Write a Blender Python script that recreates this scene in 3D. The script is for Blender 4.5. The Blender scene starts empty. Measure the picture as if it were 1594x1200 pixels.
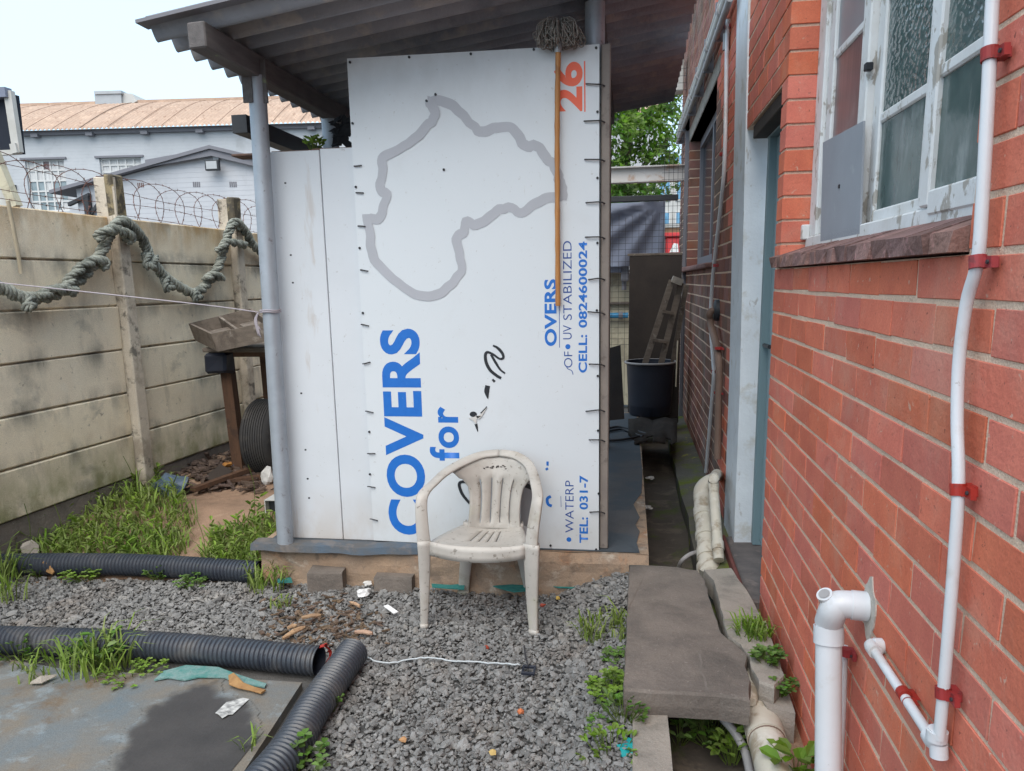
import bpy, bmesh, math, random
import numpy as np
from mathutils import Vector, Matrix, Euler

random.seed(7)
RNG = np.random.default_rng(11)
SC = bpy.context.scene
COL = SC.collection

# ------------------------------------------------------------------ camera
F_PX, YAW, PITCH, ROLL = 1199.147, 0.152238, 0.190113, 0.0180543
PX, PY = 797.05, 670.30
CAM = np.array([0.0, 0.0, 1.6190])


def _rot():
    cy, sy, cp, sp = math.cos(YAW), math.sin(YAW), math.cos(PITCH), math.sin(PITCH)
    f = np.array([-sy * cp, cy * cp, -sp])
    r = np.array([cy, sy, 0.0])
    d = np.cross(f, r)
    cr, sr = math.cos(ROLL), math.sin(ROLL)
    return np.array([cr * r + sr * d, -sr * r + cr * d, f])


ROT = _rot()
cam_d = bpy.data.cameras.new('camera')
cam_o = bpy.data.objects.new('camera', cam_d)
COL.objects.link(cam_o)
cam_d.sensor_fit = 'HORIZONTAL'
cam_d.sensor_width = 36.0
cam_d.lens = F_PX / 1594 * 36.0
cam_d.shift_x = -(PX - 797) / 1594
cam_d.shift_y = (PY - 600) / 1594
cam_d.clip_start = 0.05
cam_d.clip_end = 900
M4 = Matrix.Identity(4)
for i in range(3):
    M4[i][0], M4[i][1], M4[i][2], M4[i][3] = ROT[0][i], -ROT[1][i], -ROT[2][i], CAM[i]
cam_o.matrix_world = M4
SC.camera = cam_o

# ------------------------------------------------------------------ light
SUN_EL, SUN_AZ = math.radians(54), math.radians(180)      # azimuth clockwise from +Y
w = bpy.data.worlds.new('World')
SC.world = w
w.use_nodes = True
nt = w.node_tree
nt.nodes.clear()
sky = nt.nodes.new('ShaderNodeTexSky')
sky.sky_type = 'NISHITA'
sky.sun_disc = False
sky.sun_elevation = SUN_EL
sky.sun_rotation = SUN_AZ
sky.air_density = 1.0
sky.dust_density = 3.0
sky.ozone_density = 1.5
mixs = nt.nodes.new('ShaderNodeMixRGB')
mixs.inputs[0].default_value = 0.70
mixs.inputs[2].default_value = (3.35, 4.5, 5.4, 1)          # thin white overcast over the blue
bgn = nt.nodes.new('ShaderNodeBackground')
bgn.inputs['Strength'].default_value = 0.11
out = nt.nodes.new('ShaderNodeOutputWorld')
nt.links.new(sky.outputs[0], mixs.inputs[1])
nt.links.new(mixs.outputs[0], bgn.inputs['Color'])
nt.links.new(bgn.outputs[0], out.inputs[0])
sun_d = bpy.data.lights.new('sun', 'SUN')
sun_d.energy = 1.2
sun_d.angle = math.radians(60)
sun_d.color = (1.0, 0.93, 0.84)
sun_o = bpy.data.objects.new('sun', sun_d)
COL.objects.link(sun_o)
sdir = Vector((math.sin(SUN_AZ) * math.cos(SUN_EL), math.cos(SUN_AZ) * math.cos(SUN_EL), math.sin(SUN_EL)))
sun_o.rotation_euler = (-sdir).to_track_quat('-Z', 'Y').to_euler()
SC.view_settings.view_transform = 'Standard'
SC.view_settings.look = 'None'
SC.view_settings.gamma = 1
SC.view_settings.exposure = 1.5
SC.view_settings.use_curve_mapping = False

# ------------------------------------------------------------------ survey: from a photo point to a point on a known plane


def ray(u, v):
    return ROT.T @ np.array([(u - PX) / F_PX, (v - PY) / F_PX, 1.0])


def U(u, v, x=None, y=None, z=None):
    r = ray(u, v)
    i, val = (0, x) if x is not None else ((1, y) if y is not None else (2, z))
    return Vector(CAM + (val - CAM[i]) / r[i] * r)


def UP(u, v, p0, n):
    r, n = ray(u, v), np.array(n, float)
    return Vector(CAM + (n @ (np.array(p0) - CAM)) / (n @ r) * r)


def proj(p):
    q = ROT @ (np.array(p) - CAM)
    if q[2] < 0.05:
        return None
    return PX + F_PX * q[0] / q[2], PY + F_PX * q[1] / q[2]


# ------------------------------------------------------------------ mesh builder
class MB:
    def __init__(s):
        s.v, s.f, s.mi, s.att = [], [], [], []
        s.cur = 0
        s.a = 0.0

    def vert(s, p):
        s.v.append((p[0], p[1], p[2]))
        return len(s.v) - 1

    def face(s, ids):
        s.f.append(tuple(ids))
        s.mi.append(s.cur)
        s.att.append(s.a)

    def poly(s, pts):
        s.face([s.vert(p) for p in pts])

    def hexa(s, c):           # 8 corners: bottom loop 0-3, top loop 4-7
        b = [s.vert(p) for p in c]
        for q in ((3, 2, 1, 0), (4, 5, 6, 7), (0, 1, 5, 4), (1, 2, 6, 5), (2, 3, 7, 6), (3, 0, 4, 7)):
            s.face([b[i] for i in q])

    def box(s, x0, x1, y0, y1, z0, z1):
        s.hexa([(x0, y0, z0), (x1, y0, z0), (x1, y1, z0), (x0, y1, z0), (x0, y0, z1), (x1, y0, z1), (x1, y1, z1), (x0, y1, z1)])

    def obox(s, c, ax, ay, az):     # centre and three half-axes
        c, ax, ay, az = Vector(c), Vector(ax), Vector(ay), Vector(az)
        s.hexa([c - ax - ay - az, c + ax - ay - az, c + ax + ay - az, c - ax + ay - az,
                c - ax - ay + az, c + ax - ay + az, c + ax + ay + az, c - ax + ay + az])

    def bar(s, a, b, w_, h_, up=(0, 0, 1)):
        a, b = Vector(a), Vector(b)
        d = (b - a)
        L = d.length
        d.normalize()
        sx = d.cross(Vector(up))
        if sx.length < 1e-4:
            sx = Vector((1, 0, 0))
        sx.normalize()
        sz = sx.cross(d)
        s.obox((a + b) / 2, sx * w_ / 2, d * L / 2, sz * h_ / 2)

    def bevbox(s, x0, x1, y0, y1, z0, z1, b=.006, jit=0):
        """box with all edges chamfered"""
        X, Y, Z = (x0, x1), (y0, y1), (z0, z1)
        sg = (1, -1)
        ids = {}
        for i in (0, 1):
            for j in (0, 1):
                for k in (0, 1):
                    q = (X[i], Y[j], Z[k])
                    o = (sg[i] * b, sg[j] * b, sg[k] * b)
                    jx = [random.uniform(-jit, jit) for _ in range(3)]
                    for a in range(3):
                        p = [q[n] + (o[n] if n != a else 0) + jx[n] for n in range(3)]
                        ids[i, j, k, a] = s.vert(p)
        g = lambda i, j, k, a: ids[i, j, k, a]
        for i in (0, 1):
            o = [(0, 0), (1, 0), (1, 1), (0, 1)]
            l = [g(i, a, c, 0) for a, c in o]
            s.face(l if i else l[::-1])
            l = [g(a, i, c, 1) for a, c in o]
            s.face(l[::-1] if i else l)
            l = [g(a, c, i, 2) for a, c in o]
            s.face(l if i else l[::-1])
        for j in (0, 1):
            for k in (0, 1):
                s.face([g(0, j, k, 1), g(1, j, k, 1), g(1, j, k, 2), g(0, j, k, 2)] if (j == k) else [g(0, j, k, 2), g(1, j, k, 2), g(1, j, k, 1), g(0, j, k, 1)])
                s.face([g(j, 0, k, 0), g(j, 0, k, 2), g(j, 1, k, 2), g(j, 1, k, 0)])
                s.face([g(j, k, 0, 0), g(j, k, 1, 0), g(j, k, 1, 1), g(j, k, 0, 1)])
        for i in (0, 1):
            for j in (0, 1):
                for k in (0, 1):
                    s.face([g(i, j, k, 0), g(i, j, k, 1), g(i, j, k, 2)])

    def tube(s, pts, r, n=10, caps=True, closed=False):
        pts = [Vector(p) for p in pts]
        m = len(pts)
        rs = r if isinstance(r, (list, tuple)) else [r] * m
        rings = []
        ref = None
        for i, p in enumerate(pts):
            if closed:
                t = pts[(i + 1) % m] - pts[i - 1]
            else:
                t = pts[min(i + 1, m - 1)] - pts[max(i - 1, 0)]
            if t.length < 1e-9:
                t = Vector((0, 0, 1))
            t.normalize()
            if ref is None:
                ref = t.orthogonal().normalized()
            ref = (ref - t * ref.dot(t))
            if ref.length < 1e-6:
                ref = t.orthogonal()
            ref.normalize()
            b = t.cross(ref)
            rings.append([s.vert(p + (ref * math.cos(2 * math.pi * k / n) + b * math.sin(2 * math.pi * k / n)) * rs[i]) for k in range(n)])
        rng = range(m if closed else m - 1)
        for i in rng:
            A, B = rings[i], rings[(i + 1) % m]
            for k in range(n):
                s.face((A[k], A[(k + 1) % n], B[(k + 1) % n], B[k]))
        if caps and not closed:
            s.face(rings[0][::-1])
            s.face(rings[-1])

    def prism(s, poly, d):
        """polygon (list of 3D points) extruded by vector d"""
        d = Vector(d)
        a = [s.vert(p) for p in poly]
        b = [s.vert(Vector(p) + d) for p in poly]
        n = len(poly)
        s.face(a[::-1])
        s.face(b)
        for i in range(n):
            s.face((a[i], a[(i + 1) % n], b[(i + 1) % n], b[i]))

    def ribbon(s, pts, hw, ht, n=8, up=None):
        """swept rounded-rectangle: pts, half widths, half thickness; up = list of width directions"""
        pts = [Vector(p) for p in pts]
        m = len(pts)
        rings = []
        for i, p in enumerate(pts):
            t = (pts[min(i + 1, m - 1)] - pts[max(i - 1, 0)]).normalized()
            wd = Vector(up[i] if isinstance(up, list) else up)
            wd = (wd - t * wd.dot(t)).normalized()
            th = t.cross(wd)
            a = hw[i] if isinstance(hw, list) else hw
            b = ht[i] if isinstance(ht, list) else ht
            c = min(a, b) * .55
            sec = [(a, -b + c), (a, b - c), (a - c, b), (-a + c, b), (-a, b - c), (-a, -b + c), (-a + c, -b), (a - c, -b)]
            rings.append([s.vert(p + wd * q[0] + th * q[1]) for q in sec])
        for i in range(m - 1):
            A, B = rings[i], rings[i + 1]
            for k in range(8):
                s.face((A[k], A[(k + 1) % 8], B[(k + 1) % 8], B[k]))
        s.face(rings[0][::-1])
        s.face(rings[-1])

    def build(s, name, mat, parent=None, smooth=False, kind=None, attr=False, fixn=True):
        me = bpy.data.meshes.new(name)
        off = wloc(parent) if parent else Vector((0, 0, 0))
        vv = [(a - off.x, b - off.y, c - off.z) for a, b, c in s.v]
        me.from_pydata(vv, [], s.f)
        mats = mat if isinstance(mat, (list, tuple)) else [mat]
        for m_ in mats:
            me.materials.append(m_)
        if len(mats) > 1:
            me.polygons.foreach_set('material_index', s.mi)
        if attr:
            at = me.attributes.new('rnd', 'FLOAT', 'FACE')
            at.data.foreach_set('value', s.att)
        if fixn:
            bm = bmesh.new()
            bm.from_mesh(me)
            bmesh.ops.recalc_face_normals(bm, faces=bm.faces)
            bm.to_mesh(me)
            bm.free()
        if smooth:
            me.polygons.foreach_set('use_smooth', [True] * len(me.polygons))
            if smooth != 'all':
                me.set_sharp_from_angle(angle=math.radians(45))
        me.update()
        o = bpy.data.objects.new(name, me)
        COL.objects.link(o)
        if parent:
            o.parent = parent
        if kind:
            o['kind'] = kind
        return o


def wloc(o):
    p = Vector((0, 0, 0))
    while o:
        p += o.location
        o = o.parent
    return p


def tag(o, label, cat, group=None):
    o['label'] = label
    o['category'] = cat
    if group:
        o['group'] = group
    return o


def thing(name, label, cat, loc, group=None):
    o = bpy.data.objects.new(name, None)
    o.empty_display_size = .1
    COL.objects.link(o)
    o.location = Vector(loc)
    return tag(o, label, cat, group)


def catmull(pts, n=6):
    pts = [Vector(p) for p in pts]
    o = []
    for i in range(len(pts) - 1):
        p0, p1, p2, p3 = pts[max(i - 1, 0)], pts[i], pts[i + 1], pts[min(i + 2, len(pts) - 1)]
        for k in range(n):
            t = k / n
            o.append(0.5 * ((2 * p1) + (-p0 + p2) * t + (2 * p0 - 5 * p1 + 4 * p2 - p3) * t * t + (-p0 + 3 * p1 - 3 * p2 + p3) * t ** 3))
    o.append(pts[-1])
    return o


# ------------------------------------------------------------------ materials
def M(name, c1, c2=None, scale=6, rough=.8, spec=.3, bump=0, bscale=80, rand=0, attr=0, stains=(), metal=0, stretch=(1, 1, 1), trans=0, lo=.35, hi=.65, fine=0, band=None, coat=0, bdist=.01):
    """Principled surface. c1/c2 mixed by noise; stains = (colour, scale, threshold, softness, strength[, stretch]); rand/attr = brightness spread per object / per face group;
    fine = high-frequency speckle; band = (colour, z0, z1) dirt near a height"""
    m = bpy.data.materials.new(name)
    m.use_nodes = True
    t = m.node_tree
    N, L = t.nodes, t.links
    b = N['Principled BSDF']
    b.inputs['Roughness'].default_value = rough
    b.inputs['Specular IOR Level'].default_value = spec
    b.inputs['Metallic'].default_value = metal
    b.inputs['Coat Weight'].default_value = coat
    geo = N.new('ShaderNodeNewGeometry')

    def vec(st):
        if tuple(st) == (1, 1, 1):
            return geo.outputs['Position']
        mp = N.new('ShaderNodeMapping')
        mp.inputs['Scale'].default_value = st
        L.new(geo.outputs['Position'], mp.inputs[0])
        return mp.outputs[0]

    def noise(sc, det=6, st=(1, 1, 1), ro=.6, dist=0):
        n = N.new('ShaderNodeTexNoise')
        n.inputs['Scale'].default_value = sc
        n.inputs['Detail'].default_value = det
        n.inputs['Roughness'].default_value = ro
        n.inputs['Distortion'].default_value = dist
        L.new(vec(st), n.inputs['Vector'])
        return n.outputs['Fac']

    def ramp(src, a, z_):
        r = N.new('ShaderNodeMapRange')
        r.inputs['From Min'].default_value = a
        r.inputs['From Max'].default_value = z_
        L.new(src, r.inputs['Value'])
        return r.outputs[0]

    def mix(f, A, B, mode='MIX'):
        x = N.new('ShaderNodeMixRGB')
        x.blend_type = mode
        for s_, i in ((f, 0), (A, 1), (B, 2)):
            if isinstance(s_, (int, float)):
                x.inputs[i].default_value = s_
            elif isinstance(s_, (tuple, list)):
                x.inputs[i].default_value = (*s_[:3], 1)
            else:
                L.new(s_, x.inputs[i])
        return x.outputs[0]

    col = None
    if c2:
        col = mix(ramp(noise(scale, st=stretch), lo, hi), c1, c2)
    else:
        rgb = N.new('ShaderNodeRGB')
        rgb.outputs[0].default_value = (*c1, 1)
        col = rgb.outputs[0]
    for sdef in stains:
        sc_, ss, th, so, stg = sdef[:5]
        st = sdef[5] if len(sdef) > 5 else (1, 1, 1)
        f = ramp(noise(ss, st=st, ro=.65, dist=.3), th - .055, th - .055 + so)
        mm = N.new('ShaderNodeMath')
        mm.operation = 'MULTIPLY'
        mm.inputs[1].default_value = stg
        L.new(f, mm.inputs[0])
        col = mix(mm.outputs[0], col, sc_)
    for bd in (band if isinstance(band, list) else ([band] if band else [])):
        bc, z0, z1, stg = bd[:4]
        sep = N.new('ShaderNodeSeparateXYZ')
        L.new(geo.outputs['Position'], sep.inputs[0])
        zs_ = sep.outputs[2]
        if len(bd) > 4:                       # repeats up the wall, course by course
            for op, v_ in (('SUBTRACT', .305), ('DIVIDE', bd[4]), ('FRACT', 0)):
                q_ = N.new('ShaderNodeMath')
                q_.operation = op
                q_.inputs[1].default_value = v_
                L.new(zs_, q_.inputs[0])
                zs_ = q_.outputs[0]
        f = ramp(zs_, z1, z0)
        mm = N.new('ShaderNodeMath')
        mm.operation = 'MULTIPLY'
        L.new(f, mm.inputs[0])
        L.new(ramp(noise(7, st=(1, 1, .6)), .3, .62) if len(bd) < 5 else ramp(noise(4, st=(1, 1, .4)), .47, .66), mm.inputs[1])
        m2 = N.new('ShaderNodeMath')
        m2.operation = 'MULTIPLY'
        m2.inputs[1].default_value = stg
        L.new(mm.outputs[0], m2.inputs[0])
        col = mix(m2.outputs[0], col, bc)
    if fine:
        f = ramp(noise(220, det=2), .3, .7)
        g = N.new('ShaderNodeMapRange')
        g.inputs['To Min'].default_value = 1 - fine
        g.inputs['To Max'].default_value = 1 + fine
        L.new(f, g.inputs['Value'])
        cc = N.new('ShaderNodeCombineXYZ')
        for i in range(3):
            L.new(g.outputs[0], cc.inputs[i])
        col = mix(1.0, col, cc.outputs[0], 'MULTIPLY')
    for amt, kind in ((rand, 'obj'), (attr, 'att')):
        if amt:
            if kind == 'obj':
                src = N.new('ShaderNodeObjectInfo').outputs['Random']
            else:
                an = N.new('ShaderNodeAttribute')
                an.attribute_name = 'rnd'
                src = an.outputs['Fac']
            hs = N.new('ShaderNodeHueSaturation')
            v = N.new('ShaderNodeMapRange')
            v.inputs['To Min'].default_value = 1 - amt
            v.inputs['To Max'].default_value = 1 + amt
            L.new(src, v.inputs['Value'])
            L.new(v.outputs[0], hs.inputs['Value'])
            wn = N.new('ShaderNodeTexWhiteNoise')
            wn.noise_dimensions = '1D'
            L.new(src, wn.inputs['W'])
            v2 = N.new('ShaderNodeMapRange')
            v2.inputs['To Min'].default_value = 1 - amt * .5
            v2.inputs['To Max'].default_value = 1 + amt * .35
            L.new(wn.outputs['Value'], v2.inputs['Value'])
            L.new(v2.outputs[0], hs.inputs['Saturation'])
            v3 = N.new('ShaderNodeMapRange')
            v3.inputs['To Min'].default_value = .5 - amt * .035
            v3.inputs['To Max'].default_value = .5 + amt * .035
            L.new(wn.outputs['Value'], v3.inputs['Value'])
            L.new(v3.outputs[0], hs.inputs['Hue'])
            L.new(col, hs.inputs['Color'])
            col = hs.outputs[0]
    L.new(col, b.inputs['Base Color'])
    if bump:
        bp = N.new('ShaderNodeBump')
        bp.inputs['Strength'].default_value = bump
        bp.inputs['Distance'].default_value = bdist
        L.new(noise(bscale, det=5, st=stretch), bp.inputs['Height'])
        L.new(bp.outputs[0], b.inputs['Normal'])
    if trans:
        tr = N.new('ShaderNodeBsdfTranslucent')
        L.new(col, tr.inputs['Color'])
        ms = N.new('ShaderNodeMixShader')
        ms.inputs[0].default_value = trans
        L.new(b.outputs[0], ms.inputs[1])
        L.new(tr.outputs[0], ms.inputs[2])
        L.new(ms.outputs[0], N['Material Output'].inputs[0])
    return m


BLK = (.02, .02, .018)
m_brick = M('red_brick', (.63, .182, .115), (.55, .148, .098), 9, .88, .15, .3, 70, rand=.125, fine=.08, stains=[((.56, .31, .23), 3.2, .58, .18, .45), ((.20, .08, .055), 9, .70, .10, .5), ((.58, .48, .38), 34, .69, .06, .6), ((.10, .05, .04), 75, .70, .04, .7)])
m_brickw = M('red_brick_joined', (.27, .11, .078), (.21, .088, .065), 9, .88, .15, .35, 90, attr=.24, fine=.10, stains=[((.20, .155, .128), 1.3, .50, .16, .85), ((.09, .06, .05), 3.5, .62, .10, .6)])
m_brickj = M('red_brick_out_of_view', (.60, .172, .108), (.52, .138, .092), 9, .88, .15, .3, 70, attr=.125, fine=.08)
m_mortar = M('mortar', (.74, .545, .41), (.62, .46, .35), 14, .95, .1, .6, 140, fine=.15, stains=[((.25, .2, .15), 9, .70, .1, .5)])
m_cill = M('sill_brick_paint', (.185, .105, .09), (.25, .15, .135), 22, .88, .15, .7, 60, rand=.22, fine=.15, stains=[((.42, .22, .21), 26, .64, .06, .6), ((.09, .055, .05), 12, .62, .1, .6)])
m_white = M('white_paint', (.70, .71, .715), (.62, .62, .61), 6, .55, .35, .15, 60, stains=[((.30, .265, .22), 19, .625, .04, .8, (1, 1, .55)), ((.5, .46, .4), 4, .58, .2, .4)])
m_whitewash = M('whitewash', (.66, .70, .735), (.59, .625, .66), 5, .8, .2, .3, 40, stains=[((.45, .42, .36), 6, .62, .1, .6), ((.28, .24, .2), 22, .68, .06, .6, (1, 1, .35))])
m_teal = M('grey_blue_paint', (.22, .32, .355), (.26, .36, .39), 3, .5, .4, .08, 30, stains=[((.42, .48, .5), 9, .64, .1, .4)])
m_tealdk = M('grey_blue_frame', (.16, .235, .26), None, 3, .55, .35)
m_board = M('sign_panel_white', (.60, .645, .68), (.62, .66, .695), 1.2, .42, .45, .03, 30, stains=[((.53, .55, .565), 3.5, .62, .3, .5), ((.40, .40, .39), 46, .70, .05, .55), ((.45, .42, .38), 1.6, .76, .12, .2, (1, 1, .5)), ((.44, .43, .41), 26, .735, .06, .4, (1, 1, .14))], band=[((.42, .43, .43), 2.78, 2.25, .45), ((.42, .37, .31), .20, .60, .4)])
m_panel = M('wall_panel_white', (.60, .635, .675), (.56, .595, .63), 2, .5, .4, .03, 30, stains=[((.40, .33, .27), 7, .70, .06, .4, (1, 1, .12)), ((.35, .34, .33), 40, .71, .04, .6)], band=((.42, .34, .26), .24, .55, .5))
m_blue = M('blue_vinyl', (.012, .135, .50), (.016, .15, .53), 30, .45, .4, stains=[((.45, .55, .66), 34, .74, .03, .7)])
m_navy = M('navy_vinyl', (.02, .07, .28), None, 30, .5, .4)
m_orange = M('orange_vinyl', (.82, .115, .05), (.78, .14, .07), 30, .5, .4, stains=[((.75, .6, .55), 40, .72, .04, .6)])
m_greyvin = M('grey_vinyl', (.40, .415, .455), (.38, .395, .43), 6, .5, .4)
m_blackvin = M('black_vinyl', (.018, .02, .025), None, 6, .5, .4)
m_midgrey = M('mid_grey_vinyl', (.27, .275, .29), None, 6, .5, .4)
m_pole = M('galvanised_pole', (.36, .40, .45), (.30, .335, .375), 7, .48, .45, .05, 40, metal=.25, stains=[((.14, .12, .11), 24, .68, .06, .6), ((.30, .22, .17), 4, .66, .1, .4, (1, 1, .2))])
m_polebrn = M('weathered_pole', (.235, .205, .18), (.19, .165, .15), 6, .6, .35, .1, 40, stains=[((.10, .08, .07), 14, .62, .1, .6)])
m_roof = M('fibre_cement_underside', (.33, .33, .36), (.25, .255, .285), 3.5, .9, .15, .3, 60, stains=[((.52, .44, .38), 5, .58, .12, .45), ((.14, .15, .18), 2.4, .60, .15, .6)])
m_beam = M('dark_timber_beam', (.15, .14, .14), (.11, .105, .105), 6, .85, .2, .4, 50, stretch=(6, 1, 6), stains=[((.25, .3, .16), 14, .70, .06, .6)])
m_blacksteel = M('black_steel', (.022, .024, .028), (.035, .036, .04), 8, .55, .4)
m_plinth = M('plinth_plaster', (.36, .255, .175), (.27, .205, .155), 5, .92, .15, .6, 50, fine=.12, stains=[((.42, .17, .06), 4, .60, .12, .5), ((.50, .45, .38), 5, .63, .08, .7), ((.12, .10, .085), 8, .60, .1, .6)])
m_bitumen = M('bitumen_edge', (.085, .115, .15), (.11, .10, .09), 6, .8, .25, .4, 60, stains=[((.20, .17, .15), 9, .6, .1, .5)])
m_darkfloor = M('dark_floor_paint', (.105, .10, .10), (.075, .073, .075), 3, .75, .3, .2, 30, stains=[((.055, .07, .085), 1.6, .5, .1, .8)])
m_conc = M('old_concrete', (.20, .172, .150), (.145, .127, .113), 7, .92, .15, .5, 60, fine=.14, stains=[((.07, .065, .06), 2.6, .54, .2, .7), ((.25, .22, .19), 14, .66, .12, .5), ((.30, .265, .235), 55, .68, .06, .6)])
m_conclt = M('pale_concrete', (.335, .30, .26), (.27, .245, .215), 5, .92, .15, .5, 60, fine=.12, stains=[((.14, .13, .115), 5, .58, .12, .55), ((.10, .12, .06), 6, .66, .1, .4)])
m_drain = M('drain_floor', (.10, .085, .07), (.07, .06, .052), 4, .9, .2, .3, 40, stains=[((.16, .13, .10), 7, .58, .1, .6), ((.07, .10, .02), 5, .60, .12, .6)])
m_moss = M('mossy_concrete', (.13, .12, .10), (.10, .095, .08), 5, .95, .1, .5, 50, stains=[((.12, .15, .018), 3.2, .53, .12, .85), ((.36, .36, .04), 5.5, .68, .07, .6)])
m_step = M('step_concrete_brick', (.15, .13, .125), (.10, .09, .09), 8, .85, .2, .4, 50, stains=[((.25, .2, .18), 10, .62, .08, .5)])
m_redpaint = M('red_floor_paint', (.17, .055, .045), (.12, .045, .04), 9, .8, .2, .3, 60)
m_fence = M('precast_concrete', (.80, .715, .555), (.73, .64, .495), 3.5, .93, .12, .45, 110, rand=.06, fine=.13, bdist=.006,
            stains=[((.55, .44, .29), 1.6, .60, .2, .45), ((.25, .24, .21), 2.6, .61, .14, .6, (1, 1, 1.6)), ((.09, .085, .075), 17, .69, .07, .6), ((.40, .35, .27), 7, .62, .14, .5, (1, 1, .16)), ((.75, .70, .58), 5, .62, .2, .5)],
            band=[((.40, .37, .30), 1.0, .35, .7, .3), ((.16, .155, .135), 1.0, .64, .75, .3), ((.17, .16, .14), 0.0, .34, .8, .3), ((.20, .205, .08), .3, .66, .9), ((.44, .26, .09), 2.16, 1.84, 1.0)])
m_post = M('precast_post', (.60, .53, .43), (.52, .455, .37), 5, .93, .12, .45, 110, fine=.14, stains=[((.20, .16, .12), 3, .54, .12, .6), ((.06, .058, .052), 8, .60, .08, .7)])
m_posttop = M('post_lichen', (.34, .27, .15), (.13, .115, .09), 12, .95, .1, .5, 90, stains=[((.055, .05, .045), 10, .52, .08, .8)])
m_rope = M('weathered_rope', (.35, .365, .32), (.245, .258, .228), 16, .95, .1, .6, 260, fine=.2, stains=[((.11, .12, .105), 7, .56, .1, .7)])
m_string = M('pale_string', (.36, .33, .36), None, 6, .9, .1)
m_rust = M('rusty_wire', (.16, .07, .055), (.10, .06, .05), 30, .8, .25)
m_wire = M('dark_wire', (.035, .035, .04), None, 6, .6, .4)
m_corr = M('black_corrugated_plastic', (.032, .039, .052), (.04, .047, .06), 5, .36, .5, .03, 40, stains=[((.13, .12, .11), 5, .60, .14, .45), ((.25, .23, .2), 60, .72, .04, .4)])
m_pvc = M('white_pvc', (.64, .66, .69), (.60, .615, .635), 5, .30, .5, stains=[((.45, .41, .36), 8, .62, .12, .5), ((.3, .26, .22), 50, .72, .04, .5)])
m_pvcdirty = M('dirty_white_pvc', (.58, .54, .46), (.50, .46, .38), 6, .5, .4, .1, 50, stains=[((.24, .17, .10), 9, .58, .1, .65), ((.72, .70, .66), 8, .6, .1, .5)])
m_pvcgrey = M('grey_pvc', (.33, .32, .32), (.27, .26, .26), 6, .5, .4)
m_redclip = M('red_clip', (.36, .028, .026), (.26, .02, .02), 20, .55, .4, rand=.12, stains=[((.12, .03, .03), 60, .62, .08, .6)])
m_chair = M('dirty_white_plastic', (.455, .43, .395), (.385, .362, .33), 7, .42, .5, .04, 40, stains=[((.26, .22, .17), 6, .60, .16, .65), ((.13, .11, .085), 36, .66, .05, .7), ((.38, .40, .22), 3, .62, .12, .35)])
m_chairmark = M('worn_print', (.08, .07, .065), None, 6, .7, .2)
m_handle = M('mop_handle_wood', (.46, .22, .07), (.37, .16, .05), 9, .5, .4, .1, 40, stretch=(8, 8, .6), stains=[((.20, .08, .03), 8, .62, .1, .6)])
m_mop = M('grey_mop_yarn', (.27, .245, .22), (.19, .175, .16), 30, .95, .1)
m_wood = M('weathered_wood', (.20, .165, .135), (.145, .12, .10), 6, .9, .15, .5, 60, stretch=(1, 6, 6), stains=[((.08, .065, .055), 7, .58, .1, .6), ((.42, .38, .33), 10, .64, .08, .4)])
m_woodbrn = M('brown_wood', (.13, .072, .045), (.09, .052, .035), 6, .85, .2, .5, 60, stretch=(5, 5, .8), stains=[((.05, .035, .03), 9, .60, .1, .6)])
m_wooddk = M('dark_board', (.055, .044, .038), (.04, .033, .03), 4, .8, .2, .2, 40)
m_woodlt = M('raw_wood_chip', (.40, .27, .17), (.28, .17, .11), 30, .85, .15, .4, 80, rand=.3)
m_bark = M('bark_chip', (.155, .108, .082), (.10, .072, .056), 30, .9, .1, .5, 80, rand=.25, attr=.3)
m_rubber = M('tyre_rubber', (.035, .035, .037), (.05, .048, .046), 8, .8, .25, .2, 60, stains=[((.14, .12, .1), 6, .60, .12, .4)])
m_bluebag = M('blue_plastic', (.06, .10, .16), (.11, .15, .20), 20, .35, .5)
m_rag = M('white_rag', (.62, .61, .59), (.5, .49, .47), 20, .9, .1)
m_tealcloth = M('teal_shade_net', (.03, .16, .15), (.05, .22, .20), 40, .85, .2, .4, 300)
m_pad = None
m_dirt = M('red_brown_soil', (.34, .225, .155), (.27, .18, .125), 5, .95, .1, .6, 60, fine=.16, stains=[((.16, .11, .08), 3, .55, .14, .6), ((.42, .30, .21), 8, .62, .1, .5)])
m_ground = M('ground_fines', (.11, .108, .105), (.09, .088, .085), 20, .95, .1, .6, 60, fine=.25)
m_stone = M('crushed_stone', (.215, .213, .208), (.175, .174, .172), 18, .9, .18, .3, 200, attr=.30, stains=[((.33, .31, .28), 9, .62, .1, .5), ((.19, .15, .12), 2.2, .58, .15, .45)])
m_grass = M('grass_blade', (.14, .23, .035), (.22, .285, .065), 3, .6, .3, attr=.35, trans=.28)
m_leaf = M('weed_leaf', (.085, .17, .03), (.13, .22, .05), 12, .55, .3, attr=.35, trans=.25)
m_leafy = M('yellow_green_leaf', (.19, .30, .04), (.14, .24, .035), 12, .55, .3, attr=.25, trans=.3)
m_leafdry = M('dry_leaf', (.42, .25, .11), (.32, .17, .075), 20, .8, .2, attr=.2)
m_tree = M('tree_leaf', (.055, .125, .018), (.15, .25, .03), 1.3, .6, .25, attr=.45, trans=.35, lo=.42, hi=.6)
m_bark2 = M('tree_bark', (.10, .075, .055), (.07, .055, .04), 6, .9, .1, .6, 20)
m_greywall = M('grey_painted_wall', (.40, .42, .455), (.365, .385, .42), 1.2, .8, .2, stains=[((.27, .27, .27), 1.1, .60, .12, .4)])
m_roofred = M('terracotta_sheet', (.42, .305, .235), (.38, .265, .20), 1.4, .85, .15, stains=[((.55, .40, .30), 3, .55, .15, .6), ((.22, .13, .09), 5, .62, .08, .5)])
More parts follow.
